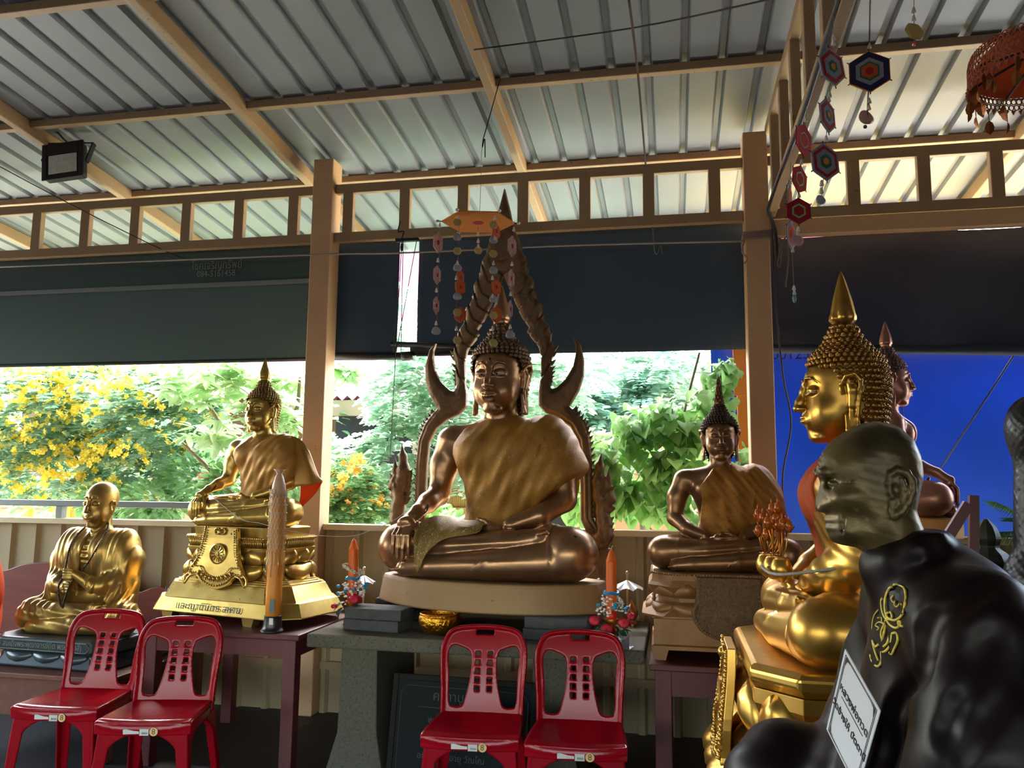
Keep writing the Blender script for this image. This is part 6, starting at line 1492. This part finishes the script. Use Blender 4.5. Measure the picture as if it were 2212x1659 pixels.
# ================================================================== hanging mobiles of woven yarn
def yarn_hex(rings, w, hgt=1.0, n=6, twist=0, t=.004):
    """concentric coloured rings, first outermost: list of (material, outer fraction)"""
    return [(m, [(w*q*math.cos(math.pi/2+2*math.pi*k/n), w*q*hgt*math.sin(math.pi/2+2*math.pi*k/n)) for k in range(n)], i) for i, (m, q) in enumerate(rings)]
def hexpiece(parent, px, py, Y, w, rings, yaw=0, tilt=0, roll=0, hgt=1.0, sticks=True, origin=None):
    p = W(px, py, Y); Mx = Matrix.Translation(Vector(p)-Vector(origin)) @ Euler((R(tilt), R(roll), R(yaw))).to_matrix().to_4x4(); first = None
    for m, poly, i in yarn_hex(rings, w, hgt):
        b = MB().prism(poly, 'y', -.003-.0012*i, .003+.0012*i); o = b.build('woven_hexagon' if first is None else 'yarn_ring', m, parent if first is None else first, xf=Mx)
        first = first or o
    if sticks:
        b = MB()
        for k in range(3): a = math.pi/2+math.pi*k/3; b.tube([(w*1.12*math.cos(a), 0, w*hgt*1.12*math.sin(a)), (-w*1.12*math.cos(a), 0, -w*hgt*1.12*math.sin(a))], .0022, 4)
        b.build('sticks', mat('yarn_tips', (120, 104, 110), .8), first, xf=Mx)
    return p
M_BEADW = mat('pearly_bead', (214, 200, 180), .3); M_SHELL = mat('grey_shell', (168, 168, 176), .35, trans=.15); M_SHELLY = mat('golden_shell', (196, 172, 104), .35, trans=.15); M_SHELLP = mat('pink_shell', (206, 160, 150), .35, trans=.15); M_STRD = mat('mobile_string', (120, 104, 96), .8); M_BEADR = mat('red_bead', (226, 60, 50), .3)
def y_(name, c): return mat('yarn_'+name, c, .85, bump=.4, bscale=200, noise=.5, nscale=120, col2=tuple(v*.8 for v in c), trans=.15)
YO, YR, YP, YG, YGR, YB, YLG, YO2 = y_('amber', (232, 140, 44)), y_('crimson', (176, 30, 44)), y_('pinkgrey', (190, 150, 144)), y_('grey', (150, 148, 160)), y_('green', (44, 112, 76)), y_('navy', (38, 36, 72)), y_('lime', (170, 200, 120)), y_('orange', (206, 92, 40))
def shell(parent, px, py, Y, r, m, origin, ridged=False):
    p = Vector(W(px, py, Y))-Vector(origin); b = MB()
    b.lathe([(.001, -.004), (r*.6, -.004), (r, 0), (r*.7, .004), (.001, .005)], 18, mod=(lambda a, i: 1+.05*math.cos(12*a)) if ridged else (lambda a, i: 1+.06*math.cos(3*a+1)))
    b.build('shell_disc', m, parent, smooth=not ridged, xf=Matrix.Translation(p) @ Matrix.Rotation(R(80), 4, 'X') @ Matrix.Rotation(R(20), 4, 'Y'))
def strand(parent, pts, Y, origin, cones=(), r=.0012):
    b = MB(); b.tube([Vector(W(*q, Y))-Vector(origin) for q in pts], r, 4); b.build('string', M_STRD, parent)
    if cones:
        for c in cones:
            p = Vector(W(*c, Y))-Vector(origin); MB().lathe([(.003, .012), (.0045, .008), (.0085, -.008), (.007, -.010)], 8, c=tuple(p)).build('bead', M_BEADW, parent, smooth=True)
YM = 3.95; og = W(1033, 480, YM)
t = thing('hanging_mobile', 'orange hexagonal yarn mobile with shell strings hanging before the arch', 'mobile', tuple(og))
bm_ = [(958, 474), (993, 452), (1078, 452), (1112, 483), (1063, 503), (1000, 507)]
b = MB(); ring = []; zc = og[2]
for k, (x_, y2) in enumerate(bm_):
    a = R(0+60*k); ring.append(k)
rr_ = (W(1112, 480, YM)[0]-W(958, 478, YM)[0])/2
Mh = Matrix.Rotation(R(14), 4, 'Z')
zs = zc+.0
v = [Mh @ Vector((rr_*math.cos(R(60*k)), rr_*math.sin(R(60*k)), 0)) for k in range(6)]
b.add([p+Vector((0, 0, .003)) for p in v]+[p-Vector((0, 0, .003)) for p in v], [(0, 1, 2, 3, 4, 5), (11, 10, 9, 8, 7, 6)]+[(k, 6+k, 6+(k+1) % 6, (k+1) % 6) for k in range(6)]); o = b.build('woven_hexagon', YO, t)
MB().lathe([(.03, -.005), (.03, .005)], 6).build('yarn_ring', YR, o)
b = MB()
for k in range(3): b.tube([v[k]*1.1, v[k+3]*1.1], .003, 5)
b.build('sticks', mat('yarn_tips', (0, 0, 0)), o)
for k in range(6): MB().ball(v[k]*1.1, (.011, .011, .008), 6).build('knot', M_BEADW, t)
strand(t, [(1036, 478), (1040, 330), (1044, 300)], YM, og)
b = MB(); b.tube(smoothpts([Vector(W(1044, 300, YM))-Vector(og), Vector(W(1042, 318, YM))-Vector(og), Vector(W(1047, 300, YM))-Vector(og), Vector(W(1048, 340, YM))-Vector(og)], 5), .003, 5)
b.tube([Vector(W(1044, 300, YM))-Vector(og), Vector((W(1044, 300, YM)[0]-og[0]+.02, .30, zr(4.3)-.1-og[2]))], .003, 5); b.build('hanging_cord', mat('black_string', (0, 0, 0)), t)
for (x_, w, y0_, y1_) in ((947, 0, 482, 720), (1107, 3, 490, 728)):
    strand(t, [(x_+4, 478), (x_, y1_-120), (x_-4, y1_)], YM+.0, og, [(x_+3, y0_+5), (x_-1, y0_+80), (x_-4, y0_+145), (x_-5, y1_-22)])
    for i, (yy2, rr2) in enumerate(((y0_+42, .038), (y0_+112, .034), (y0_+178, .032))):
        hexpiece(t, x_-1-2*i, yy2, YM, rr2, [(YP, 1), (YR, .25)], yaw=62+8*i, hgt=1.5, sticks=False, origin=og)
    shell(t, x_-5, y1_-5, YM, .024, M_SHELL, og)
for (x_, Yo, off) in ((990, -.13, 0), (1068, -.13, 6)):
    Y2 = YM+Yo; strand(t, [(x_+2, 460), (x_-2, 600), (x_-5, 735)], Y2, og, [(x_+1, 470), (x_, 515), (x_-2, 568), (x_-4, 600), (x_-4, 640), (x_-4, 710)])
    for yy2, m_, rid in ((480, M_SHELLY, True), (512, M_SHELL, False), (542, M_SHELLY, True), (578, M_SHELL, False), (640, M_SHELL, False), (675, M_SHELLY, True), (735, M_SHELLY, True)): shell(t, x_-2, yy2+off, Y2, .022, m_, og, rid)
    for yy2, yw in ((500 if off else 600, 70), (620, 55), (680, 40)): hexpiece(t, x_+4, yy2, Y2+.05, .036, [(YO2, 1), (YR, .22)], yaw=yw, hgt=1.2, origin=og)
strand(t, [(1033, 490), (1033, 540)], YM, og, [(1033, 505), (1033, 520), (1033, 532)]); shell(t, 1033, 541, YM, .022, M_SHELLY, og, True)
# right-hand mobiles
def mobile(label, px, py, Y, top): 
    p = W(px, py, Y); t = thing('yarn_mobile', label, 'mobile', tuple(p), group='yarn mobiles hanging by the right pillar'); return t, p
t, og = mobile('lilac and red hexagon mobile, three woven pieces and a shell, right of the beam', 1797, 145, 2.9, 0)
strand(t, [(1802, -30), (1797, 145), (1787, 250), (1783, 350), (1773, 440)], 2.9, og, [(1801, 80), (1800, 92), (1792, 205), (1790, 215), (1785, 300), (1775, 396), (1774, 412)])
hexpiece(t, 1797, 145, 2.9, .068, [(YG, 1), (YR, .88), (YG, .66), (YGR, .34), (YO, .18)], yaw=38, hgt=1.05, roll=-12, origin=og); hexpiece(t, 1787, 250, 2.9, .058, [(YG, 1), (YR, .86), (YG, .62), (YGR, .34), (YO, .18)], yaw=52, hgt=1.1, roll=-6, origin=og)
hexpiece(t, 1782, 350, 2.9, .066, [(YG, 1), (YR, .86), (YG, .68), (YGR, .40), (YO, .2)], yaw=30, hgt=1.05, roll=-5, origin=og); shell(t, 1773, 432, 2.9, .019, M_SHELL, og)
t, og = mobile('navy, grey and orange woven hexagon with a pink shell, biggest of the mobiles', 1878, 155, 3.2, 0)
strand(t, [(1880, -40), (1878, 100), (1878, 155), (1873, 255)], 3.2, og, [(1878, 99), (1878, 218), (1877, 232)], r=.003); hexpiece(t, 1878, 155, 3.2, .083, [(YO, 1.04), (YB, 1), (YG, .70), (YGR, .50), (YO2, .40), (YR, .2)], yaw=-4, origin=og); shell(t, 1871, 254, 3.2, .032, M_SHELLP, og)
MB().ball(Vector(W(1869, 274, 3.2))-Vector(og), .008, 8).build('bead', M_INK, t)
t, og = mobile('single yellow ridged shell disc hanging at the top edge', 1975, 68, 3.0, 0)
strand(t, [(1974, -60), (1975, 68), (1974, 98)], 3.0, og, [(1974, 22), (1974, 40)]); shell(t, 1975, 68, 3.0, .037, M_SHELLY, og, True); MB().ball(Vector(W(1974, 96, 3.0))-Vector(og), .007, 6).build('bead', M_BEADR, t)
MB().prism([(-.04, .02), (.03, .02), (.02, -.0), (-.02, -.005)], 'y', -.003, .003).build('woven_hexagon', YGR, t, xf=Matrix.Translation(Vector(W(1960, -4, 3.0))-Vector(og)))
t, og = mobile('red hexagon mobile with lime rings and a pink shell, left of the lilac one', 1735, 305, 3.55, 0)
strand(t, [(1742, 240), (1736, 305), (1727, 385), (1724, 455), (1722, 520)], 3.55, og, [(1741, 258), (1731, 350), (1726, 422), (1724, 495), (1723, 505)])
hexpiece(t, 1736, 303, 3.55, .070, [(YR, 1), (YLG, .52), (YR, .42)], yaw=52, hgt=1.1, roll=5, origin=og); hexpiece(t, 1727, 387, 3.55, .060, [(YR, 1), (YLG, .55), (YR, .42)], yaw=50, hgt=1.1, roll=10, origin=og); hexpiece(t, 1725, 456, 3.55, .060, [(YR, 1), (YLG, .56), (YR, .42)], yaw=12, hgt=1.0, origin=og); shell(t, 1722, 518, 3.55, .030, M_SHELLP, og, True)
strand(t, [(1745, 120), (1742, 240)], 3.55, og)
t, og = mobile('thin red and grey mobile ending in a pale blue glass drop', 1710, 430, 3.8, 0)
strand(t, [(1708, 350), (1706, 430), (1708, 500), (1712, 560), (1716, 655)], 3.8, og, [(1707, 384), (1707, 394), (1709, 470), (1712, 540), (1715, 622), (1716, 632)])
hexpiece(t, 1705, 425, 3.8, .055, [(YG, 1), (YO2, .7)], yaw=70, hgt=1.3, origin=og); hexpiece(t, 1709, 508, 3.8, .055, [(YG, 1), (YO2, .75), (YR, .4)], yaw=60, hgt=1.3, origin=og)
MB().ball(Vector(W(1716, 645, 3.8))-Vector(og), (.010, .010, .022), 8).build('glass_drop', mat('blue_glass', (140, 176, 180), .1, trans=.3), t, smooth=True)
# ================================================================== ceremonial umbrella, top right
cu = WD(2262, 160, 2.75); t = thing('ceremonial_umbrella', 'orange tiered umbrella with lace rim and gold leaf pendants, top right corner', 'umbrella', tuple(cu), R(10))
M_UMB = mat('orange_silk', (236, 150, 110), .6, trans=.65); M_LACEO = mat('copper_lace', (150, 66, 30), .5, metal=.2); Ru = .235
MB().lathe([(.001, .16), (Ru*.4, .145), (Ru*.8, .09), (Ru, .03), (Ru*.985, .028), (Ru*.78, .085), (.001, .14)], 48).build('canopy', M_UMB, t, smooth=True)
b = MB()
for k in range(8): a = math.pi*k/4; b.tube([(Ru*math.cos(a), Ru*math.sin(a), .028), (.0, .0, .10)], .005, 5)
b.build('ribs', mat('dark_rib', (60, 30, 20), .5), t); MB().tube([(0, 0, -.12), (0, 0, .75)], .008, 8).build('pole', M_LACEO, t)
# lace: rows of little loops
b = MB()
for j, (rr2, zz2) in enumerate(((1.0, .035), (1.005, .015), (1.01, -.006), (1.0, .055), (.985, .072), (.96, .086))):
    n = 84
    for k in range(n):
        a = 2*math.pi*(k+.5*(j % 2))/n; c_ = Vector((Ru*rr2*math.cos(a), Ru*rr2*math.sin(a), zz2)); u_ = Vector((-math.sin(a), math.cos(a), 0))
        b.tube([c_+u_*.0085*math.cos(q)+Vector((0, 0, .010*math.sin(q))) for q in np.linspace(0, 6.283, 9)], .0024, 4, False)
b.build('lace_rim', M_LACEO, t, smooth=True)
b = MB()
for k in range(60):
    a = 2*math.pi*k/60; c_ = (Ru*1.012*math.cos(a), Ru*1.012*math.sin(a)); b.tube([(c_[0]*1.0, c_[1], -.018), (c_[0]*1.01, c_[1]*1.01, -.034)], [.009, .001], 5)
b.build('scalloped_hem', M_LACEO, t)
v0, f0 = LS['oval']
for k in range(20):
    a = 2*math.pi*k/20; ln = .045 if k % 3 else .060; c_ = Vector((Ru*1.01*math.cos(a), Ru*1.01*math.sin(a), -.03)); b = MB(); b.tube([c_, c_-Vector((0, 0, .03))], .0018, 4)
    Mq = Matrix.Translation(c_-Vector((0, 0, .03))) @ Matrix.Rotation(a+(k*1.7), 4, 'Z') @ Matrix.Rotation(R(-90), 4, 'X'); b.add([Mq @ Vector(q*ln) for q in v0], [tuple(q) for q in f0])
    b.build('leaf_pendant', mat('copper_leaf', (140, 84, 40), .4, metal=.6), t)
for k in range(12):
    a = 2*math.pi*k/12+.1; c_ = Vector((Ru*.93*math.cos(a), Ru*.93*math.sin(a), .03)); b = MB(); b.tube([c_, c_-Vector((0, 0, .03))], .0018, 4)
    Mq = Matrix.Translation(c_-Vector((0, 0, .03))) @ Matrix.Rotation(a, 4, 'Z') @ Matrix.Rotation(R(-90), 4, 'X'); b.add([Mq @ Vector(q*.07) for q in v0], [tuple(q) for q in f0]); b.build('leaf_pendant', MATS['copper_leaf'], t)
# a slanting prop line on the blue tarp
rope([W(2200, 752, 5.5), W(2030, 1015, 5.9)], .006, (46, 52, 74), 'thin guy line slanting across the blue tarpaulin', name='guy_line', cat='rope', k=2)
# ================================================================== text curves become real meshes
bpy.context.view_layer.update()
dg = bpy.context.evaluated_depsgraph_get()
for o in [o for o in S.objects if o.type == 'FONT']:
    me = bpy.data.meshes.new_from_object(o.evaluated_get(dg)); n = bpy.data.objects.new(o.name, me); C.objects.link(n)
    nm = o.name; n.parent = o.parent; n.matrix_local = o.matrix_local.copy()
    bpy.data.objects.remove(o); n.name = nm
